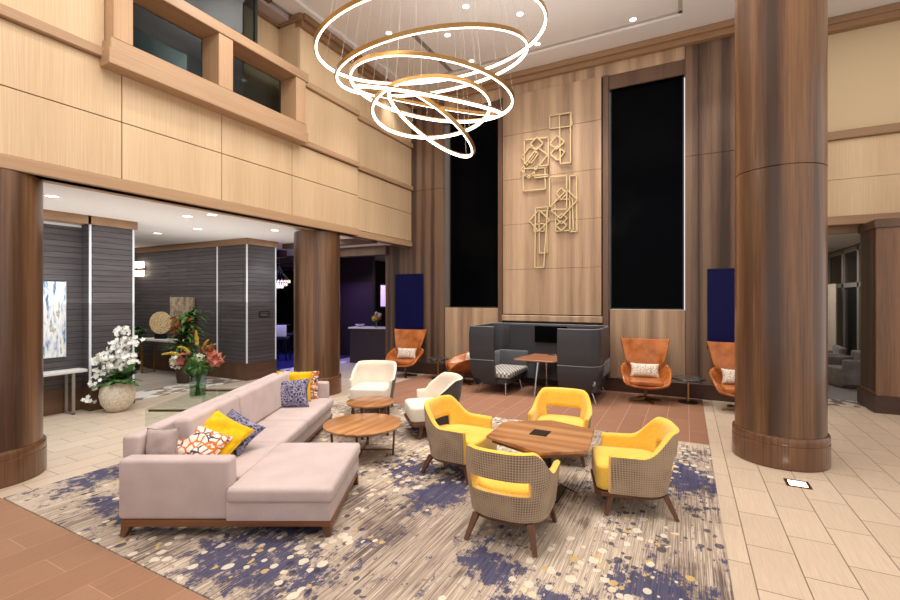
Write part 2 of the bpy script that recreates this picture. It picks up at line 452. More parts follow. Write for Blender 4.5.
M['glass'] = glassmat('clear_glass')
M['glass_green'] = glassmat('smoked_glass', (244, 249, 246), 0, .1)
M['pane'] = glassmat('window_pane', (180, 190, 192), 0, .05)
M['mirror'] = plain('grey_mirror', (60, 62, 66), .08, .9)

# ------------------------------------------------------------------ setting: floor, ceilings
def slab(name, x0, x1, y0, y1, z0, z1, m, bev=0):
    return struct(name, box(bmesh.new(), x0, x1, y0, y1, z0, z1, bev), m)
slab('floor', -20, 8, -5, 20, -.1, 0, M['tile'])
LZ = 3.45            # height of the low ceilings
slab('ceiling', -9.6, 8, -5, 11.2, 7.34, 7.5, M['plaster'])
bm = bmesh.new()
for a in ((-6.5, -6.15, -5, 11.0), (-.06, 8, -5, 11.0), (-6.15, -.06, 9.45, 11.0)): box(bm, a[0], a[1], a[2], a[3], 7.28, 7.345)
struct('ceiling_border', bm, M['plaster'])
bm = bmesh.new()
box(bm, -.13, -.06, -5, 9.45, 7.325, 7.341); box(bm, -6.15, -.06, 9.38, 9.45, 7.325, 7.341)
struct('tray_shadow_strip', bm, M['plaster_edge'])  # darker strip in the tray corner, its shade painted as colour
slab('ceiling_low_left', -20, -6.6, -5, 20, LZ, LZ+.1, M['plaster'])
slab('ceiling_low_right', 1.6, 8, 11.15, 20, LZ-.05, LZ+.05, M['plaster'])

# carpets and mosaic laid in the floor
def carpet(name, x0, x1, y0, y1, z, m, label):
    return tag(obj(name, box(bmesh.new(), x0, x1, y0, y1, 0, z), m, smooth=False), label, 'carpet')
tag(obj('rug', box(bmesh.new(), -6.03, .28, 1.9, 7.02, 0, .012, .004, 1), M['rug'], smooth=False),
    'large striated rug in beige and navy with pale dots under the lounge seating', 'rug')
carpet('carpet', -6.03, .28, 7.03, 10.2, .008, M['brown_carpet'], 'brown plank-patterned carpet between the patterned rug and the tall wood wall')
carpet('carpet', -6.6, .28, -4, 1.89, .008, M['brown_carpet2'], 'brown plank-patterned carpet at the near left corner below the rug')
carpet('carpet', -16, -10.35, 4.6, 7.3, .008, M['greige_carpet'], 'greige carpet in the side hall behind the white orchid planter')
carpet('carpet', 1.62, 7.9, 11.36, 19.78, .008, M['grey_carpet'], 'grey carpet under the grey armchairs beyond the right-hand opening')
carpet('mosaic_strip', -10.34, -9.5, 4.82, 7.3, .008, M['mosaic'], 'cream mosaic floor strip at the mouth of the side hall')
carpet('mosaic_strip', -10.0, -9.3, 8.3, 11.0, .008, M['mosaic'], 'cream mosaic floor strip at the dark bar entrance')
carpet('mosaic_strip', 1.6, 6, 10.75, 11.34, .008, mosaic('grey_mosaic', (206, 196, 184), (120, 104, 94), 6), 'grey and white mosaic floor strip at the right-hand opening')

# ------------------------------------------------------------------ left upper wall
def panels_x(bm, x, ys, zs, th=.04, gap=.006):      # panels in a plane x = const, facing +x
    for a, b_ in zip(ys, ys[1:]):
        for c, d in zip(zs, zs[1:]):
            box(bm, x-th, x, a+gap, b_-gap, c+gap, d-gap, .003, 1)
FB = 3.37
bm = bmesh.new()
panels_x(bm, -6.4, [-5, -2.4, .4, 1.75, 3.15], [FB+.15, 4.25, 4.96]); panels_x(bm, -6.4, [3.15, 4.55, 5.96], [FB+.15, 4.25, 4.86])
panels_x(bm, -6.4, [5.96, 7.83], [FB+.15, 4.25, 4.86])
panels_x(bm, -6.4, [-5, -2.4, 2.96], [5.08, 7.1]); panels_x(bm, -6.4, [6.13, 7.83], [4.99, 6.0]); panels_x(bm, -6.4, [6.13, 7.83], [6.12, 7.1])
panels_x(bm, -6.52, [7.85, 10.2], [FB+.15, 4.25, 4.86]); panels_x(bm, -6.52, [7.85, 10.2], [4.99, 6.0]); panels_x(bm, -6.52, [7.85, 10.2], [6.12, 7.1])
struct('wall_left', bm, M['maple'])
bm = bmesh.new()      # backing and opening reveals
box(bm, -6.6, -6.43, -5, 7.84, FB, 4.87); box(bm, -6.6, -6.43, -5, 2.96, 4.87, 7.3); box(bm, -6.95, -6.43, 6.14, 7.84, 4.86, 7.3)
box(bm, -6.7, -6.555, 7.84, 10.3, FB, 7.3); box(bm, -6.6, -6.5, 2.96, 5.6, 7.25, 7.34)
struct('wall_left_backing', bm, M['back_frame'])
bm = bmesh.new()
panels_x(bm, -6.93, [5.35, 6.13], [5.2, 7.2]); box(bm, -6.93, -6.4, 6.125, 6.15, 4.86, 7.28)
struct('wall_mezzanine_pier', bm, M['maple'])
bm = bmesh.new()      # horizontal rails
box(bm, -6.75, -6.375, -5, 7.84, FB, FB+.15, .008, 1); box(bm, -6.75, -6.495, 7.84, 10.2, FB, FB+.14, .008, 1)
box(bm, -6.42, -6.33, -5, 2.96, 4.96, 5.08, .01, 1); box(bm, -6.42, -6.34, 6.13, 7.84, 4.87, 4.98, .01, 1); box(bm, -6.55, -6.46, 7.84, 10.2, 4.87, 4.98, .01, 1)
box(bm, -6.42, -6.34, 6.13, 7.84, 6.0, 6.12, .01, 1); box(bm, -6.55, -6.46, 7.84, 10.2, 6.0, 6.12, .01, 1)
struct('trim_2', bm, M['maple_trim'])
bm = bmesh.new()      # crowns
box(bm, -6.5, -6.24, 6.12, 7.9, 7.16, 7.28, .01, 1); box(bm, -6.5, -6.31, 6.12, 7.9, 7.06, 7.17, .01, 1)
box(bm, -6.62, -6.36, 7.84, 10.2, 7.16, 7.28, .01, 1); box(bm, -6.62, -6.43, 7.84, 10.2, 7.06, 7.17, .01, 1)
box(bm, -6.95, -6.84, 5.6, 6.12, 7.16, 7.3, .01, 1); box(bm, -6.95, -6.3, 6.06, 6.13, 7.16, 7.28, .01, 1)
struct('trim_3', bm, M['crown'])

# balcony window frame, standing proud of the wall
w1 = thing('window_1', 'maple framed balcony opening high in the left wall with two glazed bays', 'window', (-6.4, 4.55, 4.85))
w1['kind'] = 'structure'
def loc_box(bm, x0, x1, y0, y1, z0, z1, bev=.008): box(bm, x0+6.4, x1+6.4, y0-4.55, y1-4.55, z0-4.85, z1-4.85, bev, 1)
bm = bmesh.new(); loc_box(bm, -6.6, -6.17, 2.9, 6.14, 4.85, 5.04); loc_box(bm, -6.62, -6.2, 2.93, 6.12, 5.04, 5.19)
obj('window_sill', bm, M['maple_trim'], w1, smooth=False)
bm = bmesh.new(); loc_box(bm, -6.62, -6.18, 2.94, 6.16, 5.98, 6.14)
obj('window_rail', bm, M['maple_trim'], w1, smooth=False)
for a, b_ in ((2.96, 3.18), (4.36, 4.6), (5.87, 6.1)):
    bm = bmesh.new(); loc_box(bm, -6.62, -6.2, a, b_, 5.19, 5.98, .004)
    obj('window_post', bm, M['maple_trim_z'], w1, smooth=False)
bm = bmesh.new(); loc_box(bm, -6.62, -6.2, 2.96, 3.18, 6.14, 7.28, .004)
obj('window_post', bm, M['maple_trim_z'], w1, smooth=False)
for a, b_ in ((3.18, 4.36), (4.6, 5.87)):
    bm = bmesh.new(); loc_box(bm, -6.6, -6.59, a, b_, 5.19, 5.98, 0)
    obj('window_pane', bm, M['pane'], w1, smooth=False)
bm = bmesh.new(); loc_box(bm, -6.6, -6.59, 3.18, 5.3, 6.14, 7.2, 0)
obj('window_pane', bm, M['pane'], w1, smooth=False)
bm = bmesh.new(); loc_box(bm, -6.62, -6.57, 5.3, 5.35, 6.14, 7.25, 0); loc_box(bm, -6.62, -6.57, 3.18, 5.35, 7.2, 7.25, 0)
obj('window_bead', bm, plain('dark_green_metal', (62, 74, 70), .4, .3), w1, smooth=False)
# mezzanine room behind
bm = bmesh.new()
box(bm, -9.5, -9.4, 1.6, 7.5, 4.87, 7.2); box(bm, -9.5, -6.6, 7.4, 7.5, 4.87, 7.2); box(bm, -9.5, -6.6, 1.6, 1.7, 4.87, 7.2)
struct('wall_mezzanine', bm, plain('mezzanine_wall', (120, 118, 118), .8))
slab('floor_mezzanine', -9.5, -6.6, 1.6, 7.5, 4.77, 4.87, M['dark_base'])
slab('ceiling_mezzanine', -9.5, -6.6, 1.6, 7.5, 7.2, 7.3, plain('mezzanine_ceiling', (176, 160, 156), .9))
bm = bmesh.new(); box(bm, -9.0, -8.0, 3.0, 5.0, 4.87, 6.4, .01, 1); 
tag(obj('partition', bm, plain('grey_green_partition', (112, 126, 126), .5), smooth=False), 'grey green box partition behind the left balcony pane', 'partition')

# ------------------------------------------------------------------ back wall
YB = 10.2
def panels_y(bm, y, xs, zs, th=.04, gap=.003):
    for a, b_ in zip(xs, xs[1:]):
        for c, d in zip(zs, zs[1:]):
            box(bm, a+gap, b_-gap, y, y+th, c+gap, d-gap, .003, 1)
bm = bmesh.new()
box(bm, -7.4, -5.52, YB+.04, YB+.3, 0, 7.3); box(bm, -4.04, -1.48, YB+.04, YB+.3, 0, 7.3); box(bm, -.02, 1.6, YB+.04, YB+.3, 0, 7.3)
box(bm, -5.52, -4.04, YB+.04, YB+.3, 0, 1.74); box(bm, -1.48, -.02, YB+.04, YB+.3, 0, 1.74)
box(bm, -5.52, -4.04, YB+.04, YB+.3, 6.56, 7.3); box(bm, -1.48, -.02, YB+.04, YB+.3, 6.56, 7.3); box(bm, 1.5, 1.6, YB, 11.3, 0, 7.3)
struct('wall_back', bm, M['back_frame'])
bm = bmesh.new()
panels_y(bm, YB, [-7.3, -6.45, -5.52], [.3, 4.84, 7.06]); panels_y(bm, YB, [-.02, .22, .85, 1.5], [.3, 4.84, 7.06])
struct('wall_back_dark_panels', bm, M['back_dark'])
bm = bmesh.new()
panels_y(bm, YB-.02, [-5.5, -4.02], [.3, 1.76]); panels_y(bm, YB-.02, [-1.46, -.02], [.3, 1.76])
panels_y(bm, YB-.1, [-3.88, -1.62], [1.62, 2.67, 3.73, 4.79, 5.85, 6.79]); box(bm, -3.9, -1.6, YB-.12, YB, 1.46, 1.6, .01, 1)
panels_y(bm, YB-.02, [-5.52, -3.9, -2.2, -.02], [6.79, 7.06])
struct('wall_back_light_panels', bm, M['back_light'])
bm = bmesh.new()
for a in (-4.02, -1.6): box(bm, a, a+.12, YB-.06, YB+.1, .3, 6.8, .006, 1)
box(bm, -1.48, -.02, YB-.005, YB+.05, 6.5, 6.79); box(bm, -5.52, -4.02, YB-.005, YB+.05, 6.5, 6.79)
struct('trim_4', bm, M['back_frame'])
for i, (a, b_) in enumerate(((-5.4, -4.03), (-1.46, -.04))):
    bm = bmesh.new(); box(bm, a, b_, YB+.1, YB+.14, 1.76, 6.56)
    o = struct('window_%d' % (i+2), bm, M['black_glass'])
    bm = bmesh.new()
    for p, q in ((a, a+.03), (b_-.03, b_)): box(bm, p, q, YB+.07, YB+.1, 1.76, 6.56)
    box(bm, a, b_, YB+.07, YB+.1, 1.76, 1.79)
    obj('window_frame', bm, M['black'], o, smooth=False)
bm = bmesh.new()
box(bm, -6.5, 1.6, YB-.2, YB+.05, 7.16, 7.28, .01, 1); box(bm, -6.5, 1.6, YB-.12, YB+.05, 7.05, 7.17, .01, 1)
box(bm, 1.5, 8, 10.82, 11.05, 7.16, 7.28, .01, 1); box(bm, 1.5, 8, 10.88, 11.05, 7.05, 7.17, .01, 1)
box(bm, 1.5, 8, 10.93, 11.05, 5.0, 5.16, .01, 1); box(bm, 1.5, 8, 10.95, 11.2, 3.38, 3.55, .01, 1)
struct('trim_5', bm, M['maple_trim_x'])
bm = bmesh.new(); box(bm, -7.3, -5.52, YB-.03, YB+.04, 0, .3, .008, 1); box(bm, -5.5, 1.5, YB-.04, YB+.04, 0, .3, .008, 1)
struct('baseboard_back', bm, M['dark_base'])
# right upper wall
bm = bmesh.new(); panels_y(bm, 11.0, [1.5, 4.4, 7.9], [3.55, 4.25, 5.0]); struct('wall_right_panels', bm, M['maple'])
slab('wall_right', 1.5, 8, 11.04, 11.25, 3.38, 7.3, M['beige_wall'])
for nm, x0, x1, z0, z1, lb in (('wall_screen', -7.02, -6.16, 1.1, 2.63, 'tall navy blue screen on dark wood behind the leftmost orange chair'),
                           ('wall_screen', .38, 1.24, 1.02, 2.56, 'tall navy blue screen on dark wood partly behind the right-hand column')):
    t = thing(nm, lb, 'screen', ((x0+x1)/2, YB, z0)); w = (x1-x0)/2; h = z1-z0
    obj('display', box(bmesh.new(), -w, w, -.012, 0, 0, h, .002, 1), M['navy'], t, smooth=False)
    bm = bmesh.new()
    for a in ((-w-.015, -w, -.016, 0, -.015, h+.015), (w, w+.015, -.016, 0, -.015, h+.015), (-w, w, -.016, 0, h, h+.015), (-w, w, -.016, 0, -.015, 0)): box(bm, *a)
    obj('bezel', bm, M['black'], t, smooth=False)

# ------------------------------------------------------------------ columns
def column(x, y, top, label, seams):
    t = thing('column', label, 'column', (x, y, 0))
    bm = bmesh.new(); z0 = .3
    for z1 in seams+[top]:
        lathe(bm, [(.45, z0), (.47, z0+.004), (.47, z1-.008), (.462, z1-.001)], 96); z0 = z1
    o = obj('shaft', bm, M['column'], t)
    bm = bmesh.new(); lathe(bm, [(.49, 0), (.502, .01), (.502, .27), (.495, .275), (.5, .285), (.5, .355), (.49, .37), (.465, .375)], 96)
    obj('base_ring', bm, M['column_base'], t)
    return t
column(1.03, 6.92, 7.28, 'full height round walnut column at the right on the beige tiles', [3.56])
column(-6.93, 7.14, FB, 'round walnut column behind the far end of the mauve sofa', [])
column(-6.85, 2.02, FB, 'dark round walnut column cut off by the left edge', [])

# ------------------------------------------------------------------ left hall: slate piers and walls
bm = bmesh.new()
box(bm, -9.9, -9.33, 4.09, 4.79, .42, 3.3); struct('wall_pier', bm, M['slate'])
slab('wall_side_hall', -10.3, -9.62, -2, 4.09, .42, 3.3, M['slate'])
bm = bmesh.new(); box(bm, -16, -9.4, 7.35, 8.2, .42, 3.3); struct('wall_side_hall_far', bm, M['slate'])
bm = bmesh.new()
box(bm, -9.91, -9.31, 4.07, 4.81, 0, .42); box(bm, -10.3, -9.6, -2, 4.08, 0, .42); box(bm, -16, -9.38, 7.33, 8.22, 0, .42)
struct('baseboard_hall', bm, wood('brown_baseboard', (84, 58, 42), (110, 80, 58), 'y', 30, 4))
bm = bmesh.new()
box(bm, -9.95, -9.28, 4.04, 4.84, 3.3, LZ); box(bm, -10.3, -9.28, -2, 4.08, 3.3, LZ); box(bm, -16, -9.35, 7.3, 8.25, 3.3, LZ)

struct('trim_6', bm, M['maple_trim_x'])
bm = bmesh.new()
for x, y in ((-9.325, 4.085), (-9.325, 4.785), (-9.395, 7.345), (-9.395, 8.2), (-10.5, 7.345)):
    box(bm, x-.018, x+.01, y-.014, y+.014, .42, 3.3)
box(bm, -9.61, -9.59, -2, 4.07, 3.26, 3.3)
struct('trim_7', bm, M['silver_trim_glow'])
bm = bmesh.new(); box(bm, -9.6, -7.3, 10.1, 10.4, 3.2, LZ); box(bm, -9.6, -6.6, 8.6, 8.8, 3.32, LZ)
struct('tray_shadow_strip0', bm, M['back_frame'])
slab('wall_hall_end', -16.2, -16, 3, 8.3, 0, LZ, M['slate'])
slab('wall_hall_near', -16, -9.9, 3.9, 4.5, 0, LZ, M['slate'])

# ------------------------------------------------------------------ dark bar beyond
dk = plain('dark_plum_wall', (34, 27, 34), .5)
bm = bmesh.new()
box(bm, -18, -17.9, 8.3, 16, 0, LZ); box(bm, -18, -6, 15.9, 16, 0, LZ)
struct('wall_bar', bm, dk)
bm = bmesh.new(); box(bm, -10.8, -10.68, 11.2, 16, 0, LZ); box(bm, -10.7, -9.35, 12.2, 12.35, 0, LZ)
struct('wall_bar_partition', bm, plain('plum_partition', (44, 34, 42), .3))
slab('wall_bar_end', -7.4, -7.28, 10.3, 14, 0, LZ, dk)
bm = bmesh.new()
for y in (9.6, 11.2, 12.8, 14.4): box(bm, -17.9, -10.8, y, y+.25, LZ-.22, LZ)
struct('trim_8', bm, wood('bar_beam', (64, 44, 50), (92, 66, 72), 'x', 30, 4))
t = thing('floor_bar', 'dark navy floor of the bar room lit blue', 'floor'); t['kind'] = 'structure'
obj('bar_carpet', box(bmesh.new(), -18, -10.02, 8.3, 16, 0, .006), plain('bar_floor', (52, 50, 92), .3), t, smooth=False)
# reception counter
t = thing('host_counter', 'dark plum host counter with pale stone top at the bar entrance', 'counter', (-8.65, 11.25, 0), .25)
obj('body', box(bmesh.new(), -.62, .62, -.25, .3, 0, 1.06, .006, 1), plain('plum_laminate', (46, 36, 42), .35), t, smooth=False)
obj('counter_top', box(bmesh.new(), -.66, .66, -.3, .34, 1.06, 1.1, .008, 1), M['white_stone'], t, smooth=False)
t = thing('bowl', 'small white bowl on the left end of the dark host counter', 'bowl', (-9.0, 11.1, 1.1))
obj('vessel', lathe(bmesh.new(), [(0, .0), (.05, 0), (.07, .02), (.14, .07), (.15, .085), (.135, .08), (.06, .03), (0, .025)], 32), M['white_stone'], t)
obj('candies', lathe(bmesh.new(), [(.11, .06), (.06, .085), (0, .095)], 20), M['leaf'], t)
t = thing('flower_arrangement', 'mixed flower arrangement in a glass vase on the dark host counter', 'flowers', (-8.4, 11.15, 1.1))
obj('vase', lathe(bmesh.new(), [(0, 0), (.06, 0), (.08, .1), (.07, .18), (.062, .18), (.07, .1), (.05, .015), (0, .01)], 24), M['glass'], t)
def blob_flowers(n, r, c, m, parent, sz, name='flowers'):
    bm = bmesh.new()
    for i in range(n):
        d = Vector((random.gauss(0, 1), random.gauss(0, 1), random.gauss(0, .8))).normalized()*r*random.uniform(.5, 1)
        p = Vector(c)+d
        for k in range(5):
            a = 2*PI*k/5+i; nrm = d.normalized(); u = nrm.orthogonal().normalized(); v = nrm.cross(u)
            e = (u*math.cos(a)+v*math.sin(a)); f = nrm.cross(e)
            vs = [bm.verts.new(p), bm.verts.new(p+e*sz*.6+f*sz*.35+nrm*sz*.15), bm.verts.new(p+e*sz+nrm*sz*.25), bm.verts.new(p+e*sz*.6-f*sz*.35+nrm*sz*.15)]
            bm.faces.new(vs)
    return obj(name, bm, m, parent, smooth=False)
def stems(parent, n, top, spread, base=(0, 0, .02), m=None, r=.004, name='stems'):
    bm = bmesh.new()
    for i in range(n):
        a = random.uniform(0, 2*PI); q = random.uniform(.2, 1)*spread
        p = Vector((math.cos(a)*q, math.sin(a)*q, top*random.uniform(.75, 1)))
        b0 = Vector(base)+Vector((-math.cos(a), -math.sin(a), 0))*.03
        tube(bm, [b0, b0.lerp(p, .5)*1.0+Vector((0, 0, top*.08)), p], r, 6)
    return obj(name, bm, m or M['leaf'], parent)
stems(t, 9, .3, .1)
for mm, cc, n, nm in (('coral', (.06, 0, .32), 9, 'coral_flowers'), ('yellow_flower', (-.02, -.05, .3), 8, 'yellow_flowers'), ('pale_flower', (.04, .04, .38), 9, 'pale_flowers'), ('leaf', (-.04, 0, .26), 14, 'leaves')):
    blob_flowers(n, .1, cc, M[mm], t, .06, nm)
# glowing panel standing in for the bar's purple window
t = thing('bar_window_glow', 'small violet panel standing in for the glowing bar window above the host counter', 'glow_panel', (-9.0, 12.19, 1.72))
obj('glow_panel_frame', box(bmesh.new(), -.02, .62, -.03, 0, -.05, .75, .01, 1), M['black'], t, smooth=False)
m, nt, b = newmat('violet_glow'); nt.links.new(ramp(nt, noise(nt, coords(nt), 2.2, 2), [(.3, (60, 40, 120)), (.5, (150, 90, 190)), (.7, (226, 140, 150))]), b.inputs['Emission Color']); b.inputs['Emission Strength'].default_value = .35
obj('glow_panel', box(bmesh.new(), .02, .58, -.04, -.03, 0, .7), m, t, smooth=False)
# bar stools and tables
def make_stool():
    t = thing('bar_stool', 'white backed bar stool at the dark bar table beside the slate pier', 'stool', (-11.9, 10.25, 0), .5, 'bar stools in the blue lit bar')
    obj('seat', box(bmesh.new(), -.2, .2, -.2, .2, .68, .76, .03, 3), M['charcoal_in'], t)
    obj('backrest', box(bmesh.new(), -.21, .21, -.24, -.19, .78, 1.14, .02, 3), M['cream'], t)
    for sx in (-1, 1):
        for sy in (-1, 1): obj('leg', bar(bmesh.new(), (sx*.2, sy*.2, 0), (sx*.16, sy*.16, .7), .03, .035), M['black'], t, smooth=False)
    bm = bmesh.new(); [box(bm, -.19, .19, y-.01, y+.01, .25, .27) for y in (-.18, .18)]
    obj('footrest', bm, M['black'], t, smooth=False)
    return t
st = make_stool(); st.location = (-11.45, 10.25, 0)
dup(st, (-12.45, 11.5, 0), 2.6, 'bar stool farther back beside the dark bar table')
dup(st, (-13.2, 12.6, 0), 1.0, 'bar stool deepest in the blue lit bar')
t = thing('bar_table', 'dark high bar table set with small items in the blue lit bar', 'table', (-13.3, 11.2, 0))
obj('tabletop', box(bmesh.new(), -.7, .7, -.5, .5, 1.02, 1.06, .01, 1), M['chair_wood'], t, smooth=False)
for sx in (-1, 1):
    for sy in (-1, 1): obj('leg', bar(bmesh.new(), (sx*.6, sy*.4, 0), (sx*.6, sy*.4, 1.02), .05, .05), M['black'], t, smooth=False)
t = thing('bar_chandelier', 'small crystal chandelier hanging in the dark bar', 'chandelier', (-12.3, 10.9, 2.35))
bm = bmesh.new()
for k in range(12):
    a = 2*PI*k/12; tube(bm, [(0, 0, .75), (.12*math.cos(a), .12*math.sin(a), .5), (.34*math.cos(a), .34*math.sin(a), .25)], .006, 5)
cyl(bm, (0, 0, .7), (0, 0, 1.1), .008); obj('frame', bm, M['chrome'], t)
bm = bmesh.new()
for k in range(22):
    a = 2*PI*k/22
    for r, z in ((.34, .2), (.24, .1), (.12, .02)):
        lathe(bm, [(0, z+.07), (.02, z+.03), (0, z-.05)], 6, (r*math.cos(a+r), r*math.sin(a+r)))
obj('crystals', bm, emis('crystal_glow', (250, 226, 200), 1.2), t)

# ------------------------------------------------------------------ hall furniture
t = thing('wall_picture', 'blue and white abstract canvas on the slate wall at the left', 'painting', (-9.615, 3.35, .98))
m, nt, b = newmat('abstract_blue_white')
f = noise(nt, coords(nt, (1, 9, 2.2)), 1.3, 4, .6)
nt.links.new(ramp(nt, f, [(.3, (40, 60, 96)), (.38, (120, 146, 176)), (.44, (206, 210, 214)), (.58, (240, 238, 232)), (.66, (150, 140, 130)), (.72, (230, 230, 228))]), b.inputs['Base Color'])
obj('canvas', box(bmesh.new(), 0, .04, -.5, .48, 0, 1.3, .003, 1), m, t, smooth=False)
obj('stretcher_edge', box(bmesh.new(), .0, .035, .48, .49, -.01, 1.31), M['white_stone'], t, smooth=False)
def console(name, label, x0, x1, y0, y1, h, legs_at, top=M['white_stone'], leg=M['brass_dark']):
    t = thing(name, label, 'console table', ((x0+x1)/2, (y0+y1)/2, 0)); w = (x1-x0)/2; l = (y1-y0)/2
    obj('tabletop', box(bmesh.new(), -w, w, -l, l, h-.05, h, .006, 1), top, t, smooth=False)
    for s_ in (-1, 1):
        bm = bmesh.new()
        if legs_at == 'y':
            p = s_*(l-.2)
            box(bm, -w+.01, -w+.04, p-.02, p+.02, 0, h-.05); box(bm, w-.04, w-.01, p-.02, p+.02, 0, h-.05); box(bm, -w+.01, w-.01, p-.02, p+.02, 0, .03)
        else:
            p = s_*(w-.1)
            box(bm, p-.02, p+.02, -l+.01, -l+.05, 0, h-.05); box(bm, p-.02, p+.02, l-.05, l-.01, 0, h-.05); box(bm, p-.02, p+.02, -l+.01, l-.01, 0, .03)
        obj('leg', bm, leg, t, smooth=False)
    return t
console('console_table', 'white topped console table against the slate wall beneath the blue canvas', -9.58, -9.28, 1.9, 4.03, .76, 'y', leg=plain('satin_nickel', (150, 140, 130), .4, .3))
console('console_table', 'slim console table with white top under the gold disc in the side hall', -12.85, -11.1, 6.72, 7.1, .93, 'x', leg=M['brass'])
t = thing('disc_sculpture', 'round gold textured disc on a small stand on the hall console table', 'sculpture', (-12.2, 6.92, .93), .45)
bm = bmesh.new(); cyl(bm, (0, -.02, .42), (0, .02, .42), .29, .29, 48)
m, nt, b = newmat('gold_texture'); vo = N(nt, 'ShaderNodeTexVoronoi'); vo.inputs['Scale'].default_value = 30; nt.links.new(coords(nt), vo.inputs['Vector'])
nt.links.new(ramp(nt, vo.outputs['Distance'], [(.4, (240, 214, 166)), (.9, (170, 130, 84))]), b.inputs['Base Color']); b.inputs['Roughness'].default_value = .5
obj('disc', bm, m, t)
obj('stand', box(bmesh.new(), -.14, .14, -.05, .05, 0, .13, .01, 1), M['black'], t, smooth=False)
t = thing('wall_picture', 'brown and rust abstract canvas on the far slate wall behind the gold disc', 'painting', (-11.9, 7.34, 1.02))
m, nt, b = newmat('abstract_brown')
f = noise(nt, coords(nt, (3, 1, 3)), 1.5, 4, .7)
c1 = ramp(nt, f, [(.35, (96, 76, 62)), (.6, (186, 166, 142))]); c2 = ramp(nt, f, [(.4, (120, 56, 30)), (.6, (196, 116, 62))])
sp = N(nt, 'ShaderNodeSeparateXYZ'); nt.links.new(coords(nt), sp.inputs[0])
nt.links.new(mix(nt, mth(nt, 'GREATER_THAN', mth(nt, 'ADD', sp.outputs[2], mth(nt, 'MULTIPLY', f, .3)), .62), c2, c1), b.inputs['Base Color'])
obj('canvas', box(bmesh.new(), -.5, .5, -.07, 0, 0, 1.0, .004, 1), m, t, smooth=False)
t = thing('wall_sconce', 'glowing glass tube sconce high on the far slate wall', 'wall lamp', (-13.9, 7.35, 2.62))
obj('wall_plate', box(bmesh.new(), -.22, .22, -.03, 0, .05, .35, .005, 1), M['chrome'], t, smooth=False)
for k in range(4):
    bm = bmesh.new()
    for z in (0, .25): cyl(bm, (-.2+k*.135, -.08, z), (-.2+k*.135, -.08, z+.17), .035, seg=10)
    obj('glass_tube', bm, emis('sconce_glow', (255, 232, 206), 6), t)
t = thing('wall_plaque', 'small dark plaque with raised lines on the slate pier facing the lobby', 'sign', (-9.4, 7.85, 1.52))
obj('plate', box(bmesh.new(), 0, .015, -.16, .16, 0, .15, .003, 1), plain('plaque', (38, 36, 38), .5), t, smooth=False)
bm = bmesh.new(); [box(bm, .015, .018, -.12, .12-.04*(k % 2), .03+.035*k, .042+.035*k) for k in range(3)]
obj('raised_lines', bm, plain('plaque_text', (110, 106, 104), .5), t, smooth=False)

def blades(bm, n, L, w, c, droop=.6, up=.9, seed=1):
    rnd = random.Random(seed)
    for i in range(n):
        a = rnd.uniform(0, 2*PI); l = L*rnd.uniform(.6, 1.1); z0 = c[2]
        d = Vector((math.cos(a), math.sin(a), 0)); sd = Vector((-d.y, d.x, 0))
        prev = None; el = rnd.uniform(.35, 1.35)*up
        p = Vector(c)
        for k in range(6):
            ww = w*math.sin(PI*(k+.35)/5.8)
            cur = (bm.verts.new(p-sd*ww), bm.verts.new(p+sd*ww))
            if prev: bm.faces.new((prev[0], prev[1], cur[1], cur[0]))
            prev = cur
            e = el-droop*k*.42
            p = p+(d*math.cos(e)+Vector((0, 0, 1))*math.sin(e))*l/5
def plant(label, loc, h, n, seed, pot=True):
    t = thing('potted_plant', label, 'plant', loc)
    obj('pot', lathe(bmesh.new(), [(0, 0), (.15, 0), (.2, .38), (.21, .4), (.18, .4), (0, .36)], 24), plain('dark_pot', (72, 56, 46), .6), t)
    bm = bmesh.new()
    for k in range(3): cyl(bm, (0.03*k-.03, .02*k, .3), (.05*(k-1), .03*(k-1), h*(.65+.15*k)), .014, .01, 8)
    obj('stem', bm, M['chair_wood'], t)
    bm = bmesh.new()
    for k in range(4): blades(bm, n, h*.36, .036, (.05*(k-1), .03*(k-1), h*(.5+.14*k)), .7, .9, seed+k)
    obj('foliage', bm, M['leaf_dark'], t, ang=180)
    return t
plant('leafy green potted plant beside the brown canvas in the side hall', (-10.5, 6.5, 0), 1.65, 46, 11)
plant('leafy green potted plant left of the gold disc by the white edge trim', (-13.4, 6.85, 0), 1.15, 34, 23)

# orchid planter
t = thing('orchid_planter', 'round crackled white pot of white orchids at the foot of the slate pier', 'planter', (-8.94, 4.33, 0))
obj('pot', lathe(bmesh.new(), [(0, 0), (.12, 0), (.16, .02), (.24, .14), (.27, .28), (.255, .4), (.2, .5), (.185, .52), (.165, .5), (.2, .42), (0, .4)], 48), M['pot'], t)
bm = bmesh.new(); blades(bm, 26, .40, .07, (0, 0, .48), .5, .9, 5); blades(bm, 22, .42, .06, (.05, .12, .55), .6, .9, 6)
obj('leaves', bm, M['leaf'], t, ang=180)
rnd = random.Random(3)
bmf = bmesh.new(); bms = bmesh.new()
R2 = Vector((Cc, S, 0))          # sprays fan out sideways as seen from the lobby
sprays = [((-.46, .12), .62, -.1), ((-.34, .5), .75, 0), ((.0, .72), .9, 0), ((.08, 1.15), .8, .05), ((.34, .5), .8, .02), ((.2, .62), .7, .1), ((-.2, .62), .7, -.15), ((.26, .9), .8, .1)]
def orchid(bm, p, nrm, sz, sp):
    u = nrm.orthogonal().normalized(); v = nrm.cross(u)
    for k in range(5):
        a = 2*PI*k/5+sp; e = u*math.cos(a)+v*math.sin(a); f = nrm.cross(e)
        vs = [bm.verts.new(p), bm.verts.new(p+e*sz*.45+f*sz*.42), bm.verts.new(p+e*sz+nrm*sz*.12), bm.verts.new(p+e*sz*.45-f*sz*.42)]
        bm.faces.new(vs)
